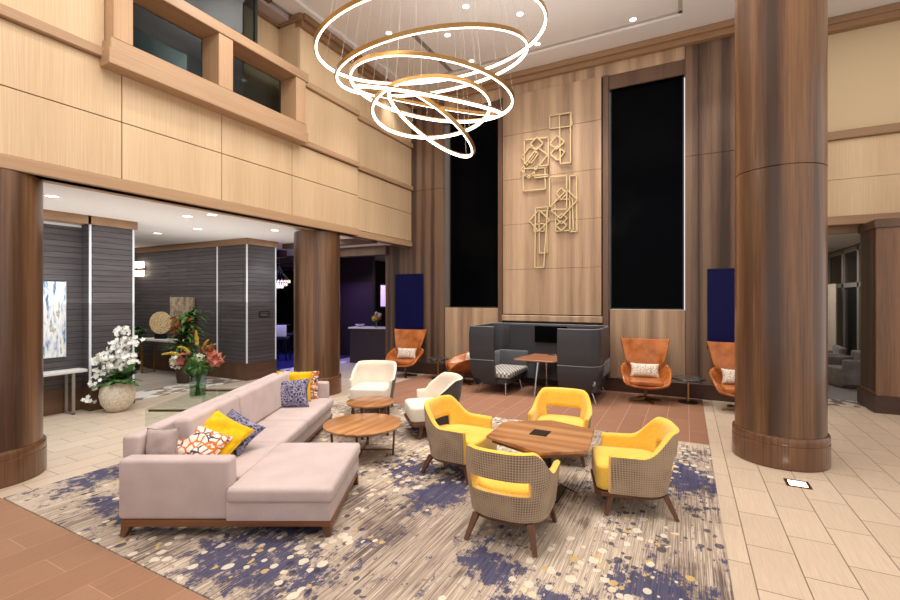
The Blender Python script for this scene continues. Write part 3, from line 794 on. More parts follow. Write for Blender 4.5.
for (dx, dz), k_, dy in sprays:
    pts = []
    for j in range(7):
        f = j/6; q = R2*(dx*f**1.3) + Vector((-S, Cc, 0))*(dy*f-.05*f); z = .5+dz*math.sin(f*PI*.5)*k_+(.12*math.sin(f*PI))
        pts.append(q+Vector((0, 0, z)))
    if dx < -.4: pts = [R2*(dx*f)+Vector((.12*f, -.1*f, .55+.3*math.sin(f*PI*.9)-.42*f*f)) for f in [j/6 for j in range(7)]]
    tube(bms, pts, .005, 5)
    for j in range(2, 7):
        for r_ in range(9):
            p = pts[j]+Vector((rnd.gauss(0, .05), rnd.gauss(0, .05), rnd.gauss(0, .045)))
            orchid(bmf, p, Vector((rnd.gauss(.5, .5), rnd.gauss(-.6, .4), rnd.gauss(.3, .4))).normalized(), rnd.uniform(.034, .05), rnd.uniform(0, 6))
obj('blossoms', bmf, M['petal'], t, smooth=False); obj('stems', bms, M['leaf'], t)

# ------------------------------------------------------------------ right-hand opening
t = thing('pilaster', 'square walnut pilaster with a dark striped side panel at the right edge', 'pilaster', (2.93, 10.4, 0))
obj('front_panel', box(bmesh.new(), 0, 2.2, 0, .8, 0, FB+.01, .006, 1), wood('orange_walnut', (98, 68, 48), (132, 96, 68), 'z', 40, 5, .35, .1), t, smooth=False)
obj('side_panel', box(bmesh.new(), -.015, 0, .07, .74, .36, 3.2, .004, 1), wood('dark_side_panel', (52, 40, 34), (74, 58, 48), 'z', 50, 7, .6, 0, .7, (96, 76, 63)), t, smooth=False)
obj('plinth', box(bmesh.new(), -.04, 2.2, -.04, .84, 0, .3, .008, 1), M['dark_base'], t, smooth=False)
obj('cap_moulding', box(bmesh.new(), -.03, 2.2, -.03, .83, 3.22, FB, .008, 1), M['back_frame'], t, smooth=False)
slab('wall_right_room_back', 1.5, 8, 19.8, 20, 0, 3.5, M['beige_wall'])
slab('wall_right_room_side', 1.45, 1.6, 11.2, 20, 0, 3.5, M['beige_wall'])
slab('trim_9', 1.6, 2.9, 11.2, 11.35, 3.25, 3.4, M['maple_trim_x'])
w = thing('window_4', 'tall grey framed window wall beyond the right-hand opening', 'window', (3.95, 15.5, 0)); w['kind'] = 'structure'
bm = bmesh.new()
for y in (-2.6, -.4, .9, 2.4, 3.9): box(bm, -.05, .05, y-.07, y+.07, 0, 3.4)
for z in (.35, 2.35, 3.3): box(bm, -.05, .05, -2.6, 4.0, z-.06, z+.06)
obj('window_frame', bm, plain('grey_frame', (160, 152, 144), .5), w, smooth=False)
bm = bmesh.new(); box(bm, .0, .01, -2.6, 4.0, 0, 3.4)
obj('window_pane', bm, plain('dark_pane', (44, 44, 44), .1), w, smooth=False)
t = thing('curtain', 'pale drawn curtain in front of the grey window wall', 'curtain', (3.7, 16.5, 0))
bm = bmesh.new()
grid(bm, lambda u, v: (.04*math.sin(u*40), -.35+u*.9, .1+v*2.3), 80, 1)
obj('cloth', bm, M['cream'], t)
def grey_armchair():
    t = thing('grey_armchair', 'grey upholstered armchair nearest the dark striped side panel', 'armchair', (3.28, 13.2, .01), 1.9)
    g = fabric('grey_tweed', (150, 140, 138), (112, 104, 104), .9, 90)
    obj('seat', box(bmesh.new(), -.3, .3, -.36, .36, .0, .44, .05, 4), g, t)
    obj('backrest', box(bmesh.new(), -.42, .42, -.42, -.26, .1, .78, .05, 4), g, t)
    for s_ in (-1, 1): obj('arm', box(bmesh.new(), s_*.3-.0, s_*.44, -.4, .38, .08, .64, .05, 4), g, t)
    return t
ga = grey_armchair()
dup(ga, (3.05, 14.5, .01), 1.5, 'grey upholstered armchair farther back beyond the right-hand column')

# ------------------------------------------------------------------ ceiling downlights
DL = [(-2.86, 5.55), (-1.85, 6.9), (-3.5, 8.3), (-2.2, 7.9), (-1.0, 8.2), (-2.4, 9.0), (-4.35, 7.3)]
from_px = [(466, 7), (520, 14.5), (389, 33.5), (447.5, 35.5), (471.5, 61.5), (537.5, 44.5), (633, 20)]
DL = []
for px, py in from_px:
    dx, dy, dz = -S*450+Cc*(px-450), Cc*450+S*(px-450), 298-py
    k = 5.33/dz; DL.append((dx*k, dy*k))
def downlight(x, y, z, r, label, group):
    t = thing('ceiling_downlight', label, 'ceiling light', (x, y, z), 0, group)
    obj('trim_ring', lathe(bmesh.new(), [(r*.8, -.001), (r, -.006), (r*1.15, -.006), (r*1.18, 0)], 24), M['plaster'], t)
    obj('lens', lathe(bmesh.new(), [(r*.85, -.004), (0, -.004)], 24), M['lamp'], t)
    return t
names = ['first to the right of the ring chandelier cables', 'beside the right rim of the largest chandelier ring', 'above the left side of the second chandelier ring', 'seen inside the second chandelier ring', 'lowest of those seen through the chandelier rings', 'just right of the second chandelier ring', 'isolated one above the right-hand black window']
d0 = None
for (x, y), nm in zip(DL, names):
    cz = 7.28 if (y > 9.45 or x < -6.15) else 7.34
    lb = 'round recessed ceiling downlight '+nm
    if d0 is None: d0 = downlight(x, y, cz, .07, lb, 'high ceiling downlights')
    else: dup(d0, (x, y, cz), 0, lb)
low_px = [(52, 196.5, 'directly right of the dark left column'), (187.5, 216.5, 'near the fascia, left of a pair'), (212, 215, 'nearest the fascia in the middle'), (157.5, 233.5, 'nearest the slate pier'), (197.5, 229, 'toward the far slate wall'), (275, 230.5, 'just left of the column behind the sofa'), (344, 241, 'just right of the column behind the sofa')]
for i, (px, py, nm) in enumerate(low_px):
    dx, dy, dz = -S*450+Cc*(px-450), Cc*450+S*(px-450), 298-py
    k = (LZ-2-.005)/dz; lb = 'round downlight in the low left ceiling '+nm
    if i == 0: dl = downlight(dx*k, dy*k, LZ, .09, lb, 'low ceiling downlights')
    else: dup(dl, (dx*k, dy*k, LZ), 0, lb)
t = thing('ceiling_vent', 'slim dark linear air slot in the high ceiling beside the tray edge', 'vent', (-4.9, 8.6, 7.34))
bm = bmesh.new(); box(bm, -.05, .05, -.95, .85, -.006, 0); obj('slot', bm, plain('vent_dark', (96, 90, 86), .6), t, smooth=False)
bm = bmesh.new(); [box(bm, -.012+q, .0+q, -.95, .85, -.01, -.006) for q in (-.03, .005, .04)]; obj('slats', bm, M['plaster_edge'], t, smooth=False)
t = thing('floor_uplight', 'square recessed floor uplight in the tiles in front of the right-hand column', 'floor light', (1.06, 6.02, 0))
bm = bmesh.new()
for a in ((-.11, .11, -.11, -.08), (-.11, .11, .08, .11), (-.11, -.08, -.08, .08), (.08, .11, -.08, .08)): box(bm, a[0], a[1], a[2], a[3], 0, .006)
obj('bezel', bm, M['brass_dark'], t, smooth=False); obj('lens', box(bmesh.new(), -.08, .08, -.08, .08, 0, .004), emis('uplight', (255, 240, 214), 5), t, smooth=False)

# ------------------------------------------------------------------ chandelier
ch = thing('ring_chandelier', 'huge chandelier of six tilted brass rings with white LED strips', 'chandelier', (-2.76, 4.765, 7.34))
RINGS = [((-2.758, 4.764, 5.105), 1.381, (-.047, -.191, .98)), ((-2.75, 4.768, 4.82), 1.161, (-.049, -.236, .971)), ((-2.748, 4.769, 4.5), .988, (.147, 0, .989)),
         ((-2.757, 4.765, 4.284), .718, (-.091, .057, .994)), ((-2.769, 4.758, 4.404), .874, (.296, -.211, .931)), ((-2.76, 4.763, 4.124), .616, (.484, .269, .833))]
def ringmesh(C, r, n, a0, a1, z0, z1, seg=128):
    n = Vector(n).normalized(); u = n.orthogonal().normalized(); v = n.cross(u); C = Vector(C)-Vector(ch.location)
    bm = bmesh.new(); P = []
    for i in range(seg):
        a = 2*PI*i/seg; e = u*math.cos(a)+v*math.sin(a)
        P.append([bm.verts.new(C+e*(r+q)+n*h) for q, h in ((a0, z0), (a1, z0), (a1, z1), (a0, z1))])
    for i in range(seg):
        A, B = P[i], P[(i+1) % seg]
        for k in range(4): bm.faces.new((A[k], A[(k+1) % 4], B[(k+1) % 4], B[k]))
    return bm
for i, (C, r, n) in enumerate(RINGS):
    rg = obj('ring', ringmesh(C, r, n, -.016, .016, -.016, .026), M['brass'], ch)
    obj('led_strip', ringmesh(C, r, n, -.0155, .004, -.021, -.0161), M['led'], rg)
    if i != 4: obj('inner_led_strip', ringmesh(C, r, n, -.0185, -.0161, -.014, .008), M['led'], rg)
    if i == 4: obj('outer_led_strip', ringmesh(C, r, n, .0161, .0185, -.014, .008), M['led'], rg)
    nn = Vector(n).normalized(); u = nn.orthogonal().normalized(); v = nn.cross(u)
    for k in range(7 if i < 3 else 4):
        a = 2*PI*k/(7 if i < 3 else 4)+i*.7
        p = Vector(C)+(u*math.cos(a)+v*math.sin(a))*r+nn*.04-Vector(ch.location)
        top = Vector((p.x*.6, p.y*.6, -.06))
        obj('suspension_cable', cyl(bmesh.new(), p, top, .0022, seg=5), M['wire'], ch)
obj('canopy', lathe(bmesh.new(), [(0, -.06), (.85, -.06), (.87, -.05), (.87, 0), (0, 0)], 48), M['brass'], ch)

# ------------------------------------------------------------------ gold wall sculpture
ws = thing('wall_sculpture', 'gold metal wall sculpture of overlapping open rectangles on the centre wood panel', 'sculpture', (-2.75, YB-.1, 2.5))
def wp(px, py):
    dx, dy, dz = -S*450+Cc*(px-450), Cc*450+S*(px-450), 298-py
    k = (YB-.14)/dy; return (dx*k+2.75, 2+dz*k-2.5)
def from_a(x, y): return (500+x/8.571, 100+y/8.571)
def from_b(x, y): return (500+x/5.457, 165+y/5.457)
def poly_wire(pts, y=-.05, w=.013):
    bm = bmesh.new(); P = [wp(*p) for p in pts]
    for i in range(len(P)):
        a, b_ = P[i], P[(i+1) % len(P)]
        bar(bm, (a[0], y, a[1]), (b_[0], y, b_[1]), w*2, w*2)
    return bm
A_, B_ = from_a, from_b
shapes = [
 [A_(425, 135), A_(610, 105), A_(615, 220), A_(428, 245)], [A_(510, 125), A_(605, 110), A_(605, 538), A_(518, 545)],
 [A_(490, 305), A_(553, 358), A_(490, 425), A_(430, 378)], [A_(490, 395), A_(555, 445), A_(495, 518), A_(432, 465)],
 [A_(210, 345), A_(415, 318), A_(415, 640), A_(210, 650)], [A_(318, 320), A_(370, 372), A_(312, 430), A_(262, 380)],
 [A_(255, 400), A_(318, 440), A_(230, 560), A_(185, 490)], [A_(320, 405), A_(410, 468), A_(250, 670), A_(180, 600)], [A_(300, 440), A_(330, 462), A_(268, 545), A_(240, 520)],
 [B_(125, 20), B_(245, 15), B_(248, 130), B_(127, 142)], [B_(190, 10), B_(265, 0), B_(265, 62), B_(190, 70)],
 [B_(272, 68), B_(365, 58), B_(365, 240), B_(272, 245)], [B_(380, 60), B_(418, 55), B_(420, 362), B_(382, 364)],
 [B_(335, 125), B_(365, 155), B_(335, 188), B_(308, 155)], [B_(365, 135), B_(425, 190), B_(330, 292), B_(268, 238)],
 [B_(300, 192), B_(395, 182), B_(400, 355), B_(305, 362)], [B_(212, 245), B_(272, 300), B_(212, 362), B_(160, 305)],
 [B_(195, 235), B_(262, 228), B_(240, 558), B_(192, 560)], [B_(213, 252), B_(255, 248), B_(257, 478), B_(215, 480)],
 [B_(340, 265), B_(368, 292), B_(338, 322), B_(308, 292)], [B_(338, 305), B_(366, 330), B_(336, 358), B_(306, 330)], [B_(185, 325), B_(240, 318), B_(242, 360), B_(186, 364)]]
for i, s_ in enumerate(shapes):
    obj('metal_rectangle', poly_wire(s_, -.03-.012*(i % 3)), M['gold_paint'], ws, smooth=False)

# ------------------------------------------------------------------ sofa (local x to the right, y away)
SX, SZ = -2.0, 5.0
sofa = thing('sectional_sofa', 'mauve grey L-shaped sectional sofa with a chaise end on a walnut plinth', 'sofa', cf(SX, SZ)+(0.012,), YAW)
def sb(bm, X0, X1, Z0, Z1, z0, z1, bev=.02, seg=3): return box(bm, X0-SX, X1-SX, Z0-SZ, Z1-SZ, z0, z1, bev, seg)
mv = M['mauve']
obj('near_arm', sb(bmesh.new(), -2.76, -1.835, 3.73, 3.89, .145, .645, .035, 4), mv, sofa)
obj('far_arm', sb(bmesh.new(), -2.7, -1.93, 7.06, 7.22, .145, .66, .03, 4), mv, sofa)
obj('back_frame', sb(bmesh.new(), -2.85, -2.7, 3.9, 7.22, .145, .79, .03, 4), mv, sofa)
obj('chaise_base', sb(bmesh.new(), -1.85, -.985, 3.71, 4.86, .145, .30, .012, 2), mv, sofa)
obj('seat_base', sb(bmesh.new(), -2.62, -1.86, 4.86, 7.06, .145, .30, .012, 2), mv, sofa)
obj('chaise_cushion', sb(bmesh.new(), -1.84, -.965, 3.68, 4.88, .30, .43, .04, 5), mv, sofa)
obj('chaise_cushion', sb(bmesh.new(), -2.6, -1.83, 3.94, 4.88, .30, .43, .03, 5), mv, sofa)
obj('seat_cushion', sb(bmesh.new(), -2.6, -1.815, 4.89, 5.76, .30, .43, .04, 5), mv, sofa)
obj('seat_cushion', sb(bmesh.new(), -2.6, -1.815, 5.77, 7.05, .30, .43, .04, 5), mv, sofa)
for a, b_ in ((4.2, 5.2), (5.21, 6.95)):
    t = bmesh.new(); box(t, -.09, .09, 0, b_-a, 0, .44, .045, 5)
    bmesh.ops.rotate(t, cent=(0, 0, 0), matrix=Matrix.Rotation(-.12, 3, 'Y'), verts=t.verts)
    bmesh.ops.translate(t, vec=(-2.47-SX, a-SZ, .42), verts=t.verts)
    obj('back_cushion', t, mv, sofa)
bm = bmesh.new()
sb(bm, -2.74, -.99, 3.74, 3.79, .085, .145, .004, 1); sb(bm, -1.04, -.99, 3.8, 4.82, .085, .145, .004, 1); sb(bm, -1.9, -.99, 4.77, 4.82, .085, .145, .004, 1)
sb(bm, -2.78, -2.73, 3.8, 7.2, .085, .145, .004, 1); sb(bm, -1.93, -1.88, 4.8, 7.2, .085, .145, .004, 1); sb(bm, -2.78, -1.9, 7.15, 7.2, .085, .145, .004, 1)
obj('plinth_rail', bm, wood('plinth_walnut', (106, 64, 36), (138, 88, 54), 'x', 30, 4, .4), sofa, smooth=False)
for X, Z, dx, dz in ((-2.7, 3.78, -.02, -.03), (-1.03, 3.78, .02, -.03), (-1.02, 4.79, .02, .02), (-2.7, 7.15, -.02, .02), (-1.92, 7.15, .02, .02)):
    obj('leg', bar(bmesh.new(), (X-SX+dx, Z-SZ+dz, 0), (X-SX, Z-SZ, .09), .04, .075), M['chair_wood'], sofa, smooth=False)

def pillow(name, label, w, h, t_, m, loc, R, group=None, cat='cushion', crumple=.0):
    # local: x width, z height, y thickness
    bm = bmesh.new(); rnd = random.Random(hash(label) % 1000 if False else len(label))
    ph = [rnd.uniform(0, 6) for _ in range(4)]
    def f(sgn):
        def g(u, v):
            a, b_ = 2*u-1, 2*v-1
            px = a*(1-.09*(1-b_*b_)*abs(a)**3); pz = b_*(1-.09*(1-a*a)*abs(b_)**3)
            th = (max(0, 1-abs(a)**2.6)*max(0, 1-abs(b_)**2.6))**.55
            wob = crumple*th*(math.sin(5*a+ph[0]+3*b_)*.5+math.sin(9*b_+ph[1]-4*a)*.35+math.sin(14*a*b_+ph[2])*.25)
            return (px*w/2, sgn*(th*t_/2)+wob, pz*h/2+h/2)
        return g
    grid(bm, f(1), 24, 24); grid(bm, f(-1), 24, 24)
    bmesh.ops.remove_doubles(bm, verts=bm.verts, dist=.0005)
    t = thing(name, label, cat, loc, group=group)
    t.rotation_euler = R
    obj('cover', bm, m, t, ang=180)
    # piped seam round the edge
    pts = []
    for k in range(64):
        s_ = k/64*4; q = int(s_); fr = s_-q
        a, b_ = [(-1+2*fr, -1), (1, -1+2*fr), (1-2*fr, 1), (-1, 1-2*fr)][q]
        px = a*(1-.09*(1-b_*b_)*abs(a)**3); pz = b_*(1-.09*(1-a*a)*abs(b_)**3)
        pts.append((px*w/2, 0, pz*h/2+h/2))
    obj('piping', tube(bmesh.new(), pts, .005, 6, closed=True), m, t)
    return t
def cfz(X, Z, z): return cf(X, Z)+(z,)
def sofa_rot(tilt, yaw, roll=0):
    # yaw about vertical in the sofa frame, tilt back
    return (Matrix.Rotation(YAW+yaw, 3, 'Z') @ Matrix.Rotation(tilt, 3, 'X') @ Matrix.Rotation(roll, 3, 'Y')).to_euler()
# near pile: leaning toward the back corner
pillow('throw_pillow', 'square cushion with orange and navy leaf print at the near arm of the sofa', .44, .40, .16, M['multi_pillow'], cfz(-2.42, 4.07, .50), sofa_rot(-.9, .25, .5), crumple=.012)
pillow('throw_pillow', 'crumpled plain yellow cushion between the printed cushions near the sofa arm', .48, .44, .15, M['yellow_pillow'], cfz(-2.36, 4.26, .52), sofa_rot(-.85, .25, .6), crumple=.022)
pillow('throw_pillow', 'navy lace print cushion behind the yellow one at the near end of the sofa', .44, .38, .14, M['navy_pillow'], cfz(-2.28, 4.47, .53), sofa_rot(-.85, .3, .65), crumple=.012)
pillow('throw_pillow', 'plain mauve bolster cushion wedged behind the near sofa arm', .28, .42, .16, M['mauve_pillow'], cfz(-2.57, 3.99, .42), sofa_rot(-.1, .0, 0), crumple=.01)
# far pile against the far arm
pillow('throw_pillow', 'leaf print cushion standing rearmost against the far sofa arm', .60, .44, .13, M['multi_pillow'], cfz(-2.33, 6.95, .43), sofa_rot(-.12, 0, 0))
pillow('throw_pillow', 'plain yellow cushion propped up in front of the far sofa arm', .56, .46, .14, M['yellow_pillow'], cfz(-2.37, 6.77, .43), sofa_rot(-.2, -.04, 0), crumple=.015)
pillow('throw_pillow', 'navy lace print lumbar cushion in front of the far yellow cushion', .70, .40, .14, M['navy_pillow'], cfz(-2.36, 6.40, .43), sofa_rot(-.3, .05, -.06))

# glass console behind the sofa
gt = thing('glass_console', 'clear glass waterfall console table standing behind the mauve sofa', 'console table', cfz(-3.25, 5.8, 0), YAW)
bm = bmesh.new(); box(bm, -.27, .24, -.6, .6, .705, .72, .004, 1); obj('glass_top', bm, M['glass_green'], gt, smooth=False)
for s_ in (-1, 1):
    bm = bmesh.new(); box(bm, -.27, .24, s_*.6-.0075, s_*.6+.0075, 0, .705, .003, 1); obj('glass_side', bm, M['glass_green'], gt, smooth=False)
bm = bmesh.new(); box(bm, -.25, .22, -.58, -.56, .68, .704); box(bm, -.25, .22, .56, .58, .68, .704); obj('edge_bar', bm, M['brass_dark'], gt, smooth=False)
# vase of flowers
vs = thing('flower_vase', 'glass vase of protea and yellow blooms on the glass console', 'vase of flowers', cfz(-3.25, 5.8, .72), YAW)
obj('vase', lathe(bmesh.new(), [(0, 0), (.085, 0), (.095, .02), (.1, .15), (.1, .29), (.108, .31), (.1, .31), (.092, .29), (.092, .03), (0, .02)], 40), M['glass'], vs)
obj('water', lathe(bmesh.new(), [(0, .021), (.088, .03), (.088, .15), (0, .15)], 32), glassmat('green_water', (222, 230, 208), 0, .05), vs)
stems(vs, 26, .48, .12, (0, 0, .03), M['leaf'], .005)
blob_flowers(30, .15, (.0, 0, .42), M['leaf'], vs, .1, 'leaves')
blob_flowers(16, .09, (-.14, -.04, .47), M['burgundy'], vs, .07, 'burgundy_flowers')
blob_flowers(10, .07, (.24, -.02, .5), M['coral'], vs, .09, 'coral_blooms')
blob_flowers(10, .08, (.1, 0, .6), M['coral'], vs, .08, 'protea_blooms')
blob_flowers(20, .09, (-.27, .0, .46), M['pale_flower'], vs, .05, 'pale_sprays')
blob_flowers(16, .1, (.05, 0, .5), M['pale_flower'], vs, .035, 'pale_filler')
bst = bmesh.new(); rnd = random.Random(9)
for tip, r in (((-.42, -.05, .56), .024), ((-.26, .03, .64), .022), ((-.02, 0, .84), .028), ((.22, .0, .68), .022), ((.1, .05, .72), .02)):
    bm = bmesh.new(); p0 = Vector((0, 0, .36)); p1 = Vector(tip); pts = [p0.lerp(p1, f)+Vector((0, 0, .09*math.sin(f*PI))) for f in [k/10 for k in range(11)]]
    tube(bst, pts, .004, 6)
    for k in range(120):
        f = rnd.uniform(.45, 1); q = f*10; i0 = min(9, int(q)); p = pts[i0].lerp(pts[i0+1], q-i0)
        rr_ = r*(1.25-abs(f-.6)*1.9)
        d = Vector((rnd.gauss(0, 1), rnd.gauss(0, 1), rnd.gauss(0, 1))).normalized(); u = d.orthogonal().normalized()*.01
        w_ = (pts[10]-pts[5]).normalized()*.02
        bm.faces.new([bm.verts.new(p+d*rr_*.3-u), bm.verts.new(p+d*rr_*.3+u), bm.verts.new(p+d*rr_+w_)])
    obj('yellow_spike', bm, M['yellow_flower'], vs, smooth=False)
obj('spike_stems', bst, M['leaf'], vs)
bm = bmesh.new(); blades(bm, 22, .3, .02, (0, 0, .36), .45, .9, 17)
obj('foliage', bm, M['leaf'], vs, ang=180)

# ------------------------------------------------------------------ coffee tables
def coffee(label, x, y, r, h, m, n_leg, a0):
    t = thing('coffee_table', label, 'coffee table', (x, y, .012), 0)
    obj('tabletop', lathe(bmesh.new(), [(0, h-.035), (r-.02, h-.035), (r, h-.02), (r, h-.003), (r-.004, h), (0, h)], 72), m, t)
    for k in range(n_leg):
        a = a0+2*PI*k/n_leg; c_, s_ = math.cos(a), math.sin(a); bm = bmesh.new()
        bar(bm, (c_*r*.78, s_*r*.78, 0), (c_*r*.82, s_*r*.82, h-.035), .026, .026, a)
        obj('leg', bm, M['brass_dark'], t, smooth=False)
    bm = bmesh.new()
    for k in range(n_leg):
        a = a0+2*PI*k/n_leg; bar(bm, (0, 0, .06), (math.cos(a)*r*.78, math.sin(a)*r*.78, .06), .02, .02)
    obj('cross_brace', bm, M['brass_dark'], t, smooth=False)
    return t
coffee('larger lower round walnut coffee table with brass legs beside the chaise', -3.64, 4.55, .49, .40, M['table_wood'], 4, .5)
coffee('smaller taller round walnut coffee table in front of the white armchairs', -4.08, 5.28, .345, .485, M['table_wood_x'], 4, .2)

# ------------------------------------------------------------------ tub chairs
def spow(v, p): return math.copysign(abs(v)**p, v)
def smooth01(t): t = max(0, min(1, t)); return t*t*(3-2*t)
def tub(name, label, cat, P, loc, rotz, inner, outer, group=None):
    # faces +y locally
    t = thing(name, label, cat, loc, rotz, group)
    W, D, th = P['w']/2, P['d'], P['th']
    zb, zt, za = P['zb'], P['ztop'], P['zarm']
    yf = D/2-P.get('setback', .08); yr = -D/2
    def plan(u):                       # u -1..1 round from one arm tip over the back
        Lc = 1.0
        a = u*PI/2
        straight = .42
        if abs(u) > 1-straight:
            f = (abs(u)-(1-straight))/straight
            return Vector((math.copysign(W, u)*(1-.03*f), (yr+W*.85)+(yf-(yr+W*.85))*f)), Vector((math.copysign(1, u), 0))
        q = u/(1-straight)*PI/2
        x = W*spow(math.sin(q), .72); y = (yr+W*.85)-W*.85*spow(math.cos(q), .8)
        n = Vector((x/W, (y-(yr+W*.85))/(W*.85)-.0001)).normalized()
        return Vector((x, y)), n
    def top(u):
        a = abs(u); k = smooth01((a-P['u0'])/(P['u1']-P['u0']))
        return zt+(za-zt)*k - P.get('dip', .0)*math.cos(u*PI/2/P['u0'] if a < P['u0'] else PI/2)*-.0 + (.012*(1-k))
    NU = 60; us = [-1+2*i/NU for i in range(NU+1)]
    slot = P.get('slot')
    def zrow(u):
        T = top(u)
        if slot:
            z1, z2 = slot[0], slot[1]
            rows = [zb, zb+(z1-zb)*.35, zb+(z1-zb)*.7, z1]
            if T > z2+.06:
                rows += [z1+(z2-z1)*.5, z2]
            else:
                k = (T-z1)/(z2+.06-z1) if T > z1 else .2
                rows = [zb+(T-zb)*f for f in (0, .2, .4, .55, .65, .75)]
            last = rows[-1]
            rows += [last+(T-last)*f for f in (.25, .5, .75, 1)]
        else: rows = [zb+(T-zb)*f/9 for f in range(10)]
        return rows
    def outp(u, z, off=0):
        p, n = plan(u)
        fl = (z-zb)/(zt-zb)
        back = smooth01(1-abs(u)/.75)
        s_ = P['taper']+(1-P['taper'])*min(1, fl*1.6)
        x = p.x*s_; y = p.y*(s_ if p.y < 0 else 1) - P['lean']*fl*back
        return Vector((x-n.x*off, y-n.y*off, z))
    su = slot[2] if slot else 0
    def skip(i, j):
        return bool(slot) and j in (3, 4) and abs((us[i]+us[i+1])/2) < su
    rows = [zrow(u) for u in us]; NV = 9
    bm = bmesh.new()
    V = [[bm.verts.new(outp(u, rows[i][j])) for j in range(NV+1)] for i, u in enumerate(us)]
    for i in range(NU):
        for j in range(NV):
            if not skip(i, j): bm.faces.new((V[i][j], V[i+1][j], V[i+1][j+1], V[i][j+1]))
    obj('outer_shell', bm, outer, t, ang=180)
    bm = bmesh.new()
    Vi = [[bm.verts.new(outp(u, rows[i][j], th)) for j in range(NV+1)] for i, u in enumerate(us)]
    Vo = [[bm.verts.new(outp(u, rows[i][j], -.001)) for j in range(NV+1)] for i, u in enumerate(us)]
    Vm = [bm.verts.new(outp(u, rows[i][NV]+th*.32, th*.35)) for i, u in enumerate(us)]
    for i in range(NU):
        for j in range(NV):
            if not skip(i, j): bm.faces.new((Vi[i][j], Vi[i+1][j], Vi[i+1][j+1], Vi[i][j+1]))
        bm.faces.new((Vo[i][NV], Vo[i+1][NV], Vm[i+1], Vm[i])); bm.faces.new((Vm[i], Vm[i+1], Vi[i+1][NV], Vi[i][NV]))
    if slot:                # padded lining round the opening
        ks = [i for i in range(NU) if skip(i, 3)]
        for i in ks:
            for j in (3, 5): bm.faces.new((Vo[i][j], Vo[i+1][j], Vi[i+1][j], Vi[i][j]))
        for i in (ks[0], ks[-1]+1):
            for j in (3, 4): bm.faces.new((Vo[i][j], Vo[i][j+1], Vi[i][j+1], Vi[i][j]))
    for i in (0, NU):       # rounded arm fronts
        sg = -1 if i == 0 else 1
        prev = None
        for j in range(NV+1):
            a, b_ = Vo[i][j].co, Vi[i][j].co
            m_ = bm.verts.new((a+b_)/2+Vector((0, .02, 0))); cur = (Vo[i][j], m_, Vi[i][j])
            if prev: bm.faces.new((prev[0], prev[1], cur[1], cur[0])); bm.faces.new((prev[1], prev[2], cur[2], cur[1]))
            prev = cur
        bm.faces.new((Vo[i][NV], prev[1], Vm[i])); bm.faces.new((prev[1], Vi[i][NV], Vm[i]))
    obj('inner_shell', bm, inner, t, ang=180)
    # seat cushion: D-shaped
    Wi = W*.93-th; yfront = D/2+P.get('seatfwd', 0)
    poly = [(Wi*P['sw'], yfront-.05), (Wi*P['sw']-.05, yfront), (-Wi*P['sw']+.05, yfront), (-Wi*P['sw'], yfront-.05)]
    for k in range(13):
        q = PI*k/12; poly.append((-Wi*spow(math.cos(q), .7), yr*.1-(-yr*.9-th-.01)*spow(math.sin(q), .8)))
    bm = bmesh.new(); prism(bm, poly, P['s0'], P['seat'], .035, 4)
    obj('seat', bm, inner, t, ang=60)
    # base rail and legs
    bm = bmesh.new()
    poly2 = [(x*1.03, y*1.03) for x, y in poly]
    prism(bm, poly2, P['s0']-.045, P['s0']-.004, .004, 1); obj('base_rail', bm, M['chair_wood'], t, smooth=False)
    lw, lf, lr = P['lx'], P['lf'], P['lr']
    for sx in (-1, 1):
        obj('leg', bar(bmesh.new(), (sx*lw, lf, 0), (sx*(lw-.04), lf-.05, P['s0']-.02), .03, .055), M['chair_wood'], t, smooth=False)
        bm = bmesh.new(); bar(bm, (sx*(lw-.02), -lr, 0), (sx*(lw-.08), -lr+.09, P['s0']-.02), .03, .052)
        obj('leg', bm, M['chair_wood'], t, smooth=False)
    return t
YP = dict(w=.75, d=.66, th=.055, zb=.208, ztop=.76, zarm=.555, u0=.25, u1=.58, taper=.89, lean=.06, slot=(.43, .55, .235), seat=.45, s0=.215, lx=.31, lf=.28, lr=.33, sw=1.02, setback=.09, seatfwd=.03)
yg = 'yellow tub chairs round the hexagonal table'
yb = tub('tub_chair', 'yellow tub chair nearest the viewer, its slotted brown woven back turned to us', 'armchair', YP, (-1.33, 3.68, .012), .04, M['yellow'], M['weave'], yg)
dup(yb, (-2.32, 4.66, .012), -PI/2-.05, 'yellow tub chair left of the hexagonal table, facing right', yg)
dup(yb, (-.46, 4.68, .012), PI/2+.26, 'yellow tub chair right of the hexagonal table, facing left', yg)
dup(yb, (-1.40, 5.66, .012), PI+.1, 'yellow tub chair behind the hexagonal table, facing the viewer', yg)
WP = dict(w=.80, d=.70, th=.05, zb=.22, ztop=.80, zarm=.56, u0=.34, u1=.74, taper=.86, lean=.07, seat=.45, s0=.235, lx=.30, lf=.27, lr=.30, sw=1.0, setback=.18, seatfwd=.04)
wg = 'white armchairs by the coffee tables'
w1_ = tub('white_armchair', 'white curved-back armchair facing the viewer behind the small coffee table', 'armchair', WP, (-4.92, 6.44, .012), PI+.38, M['cream'], M['charcoal_outer'], wg)
dup(w1_, (-3.32, 5.80, .012), 3*PI/4-.05, 'white armchair with grey outer shell turned left behind a yellow chair', wg)

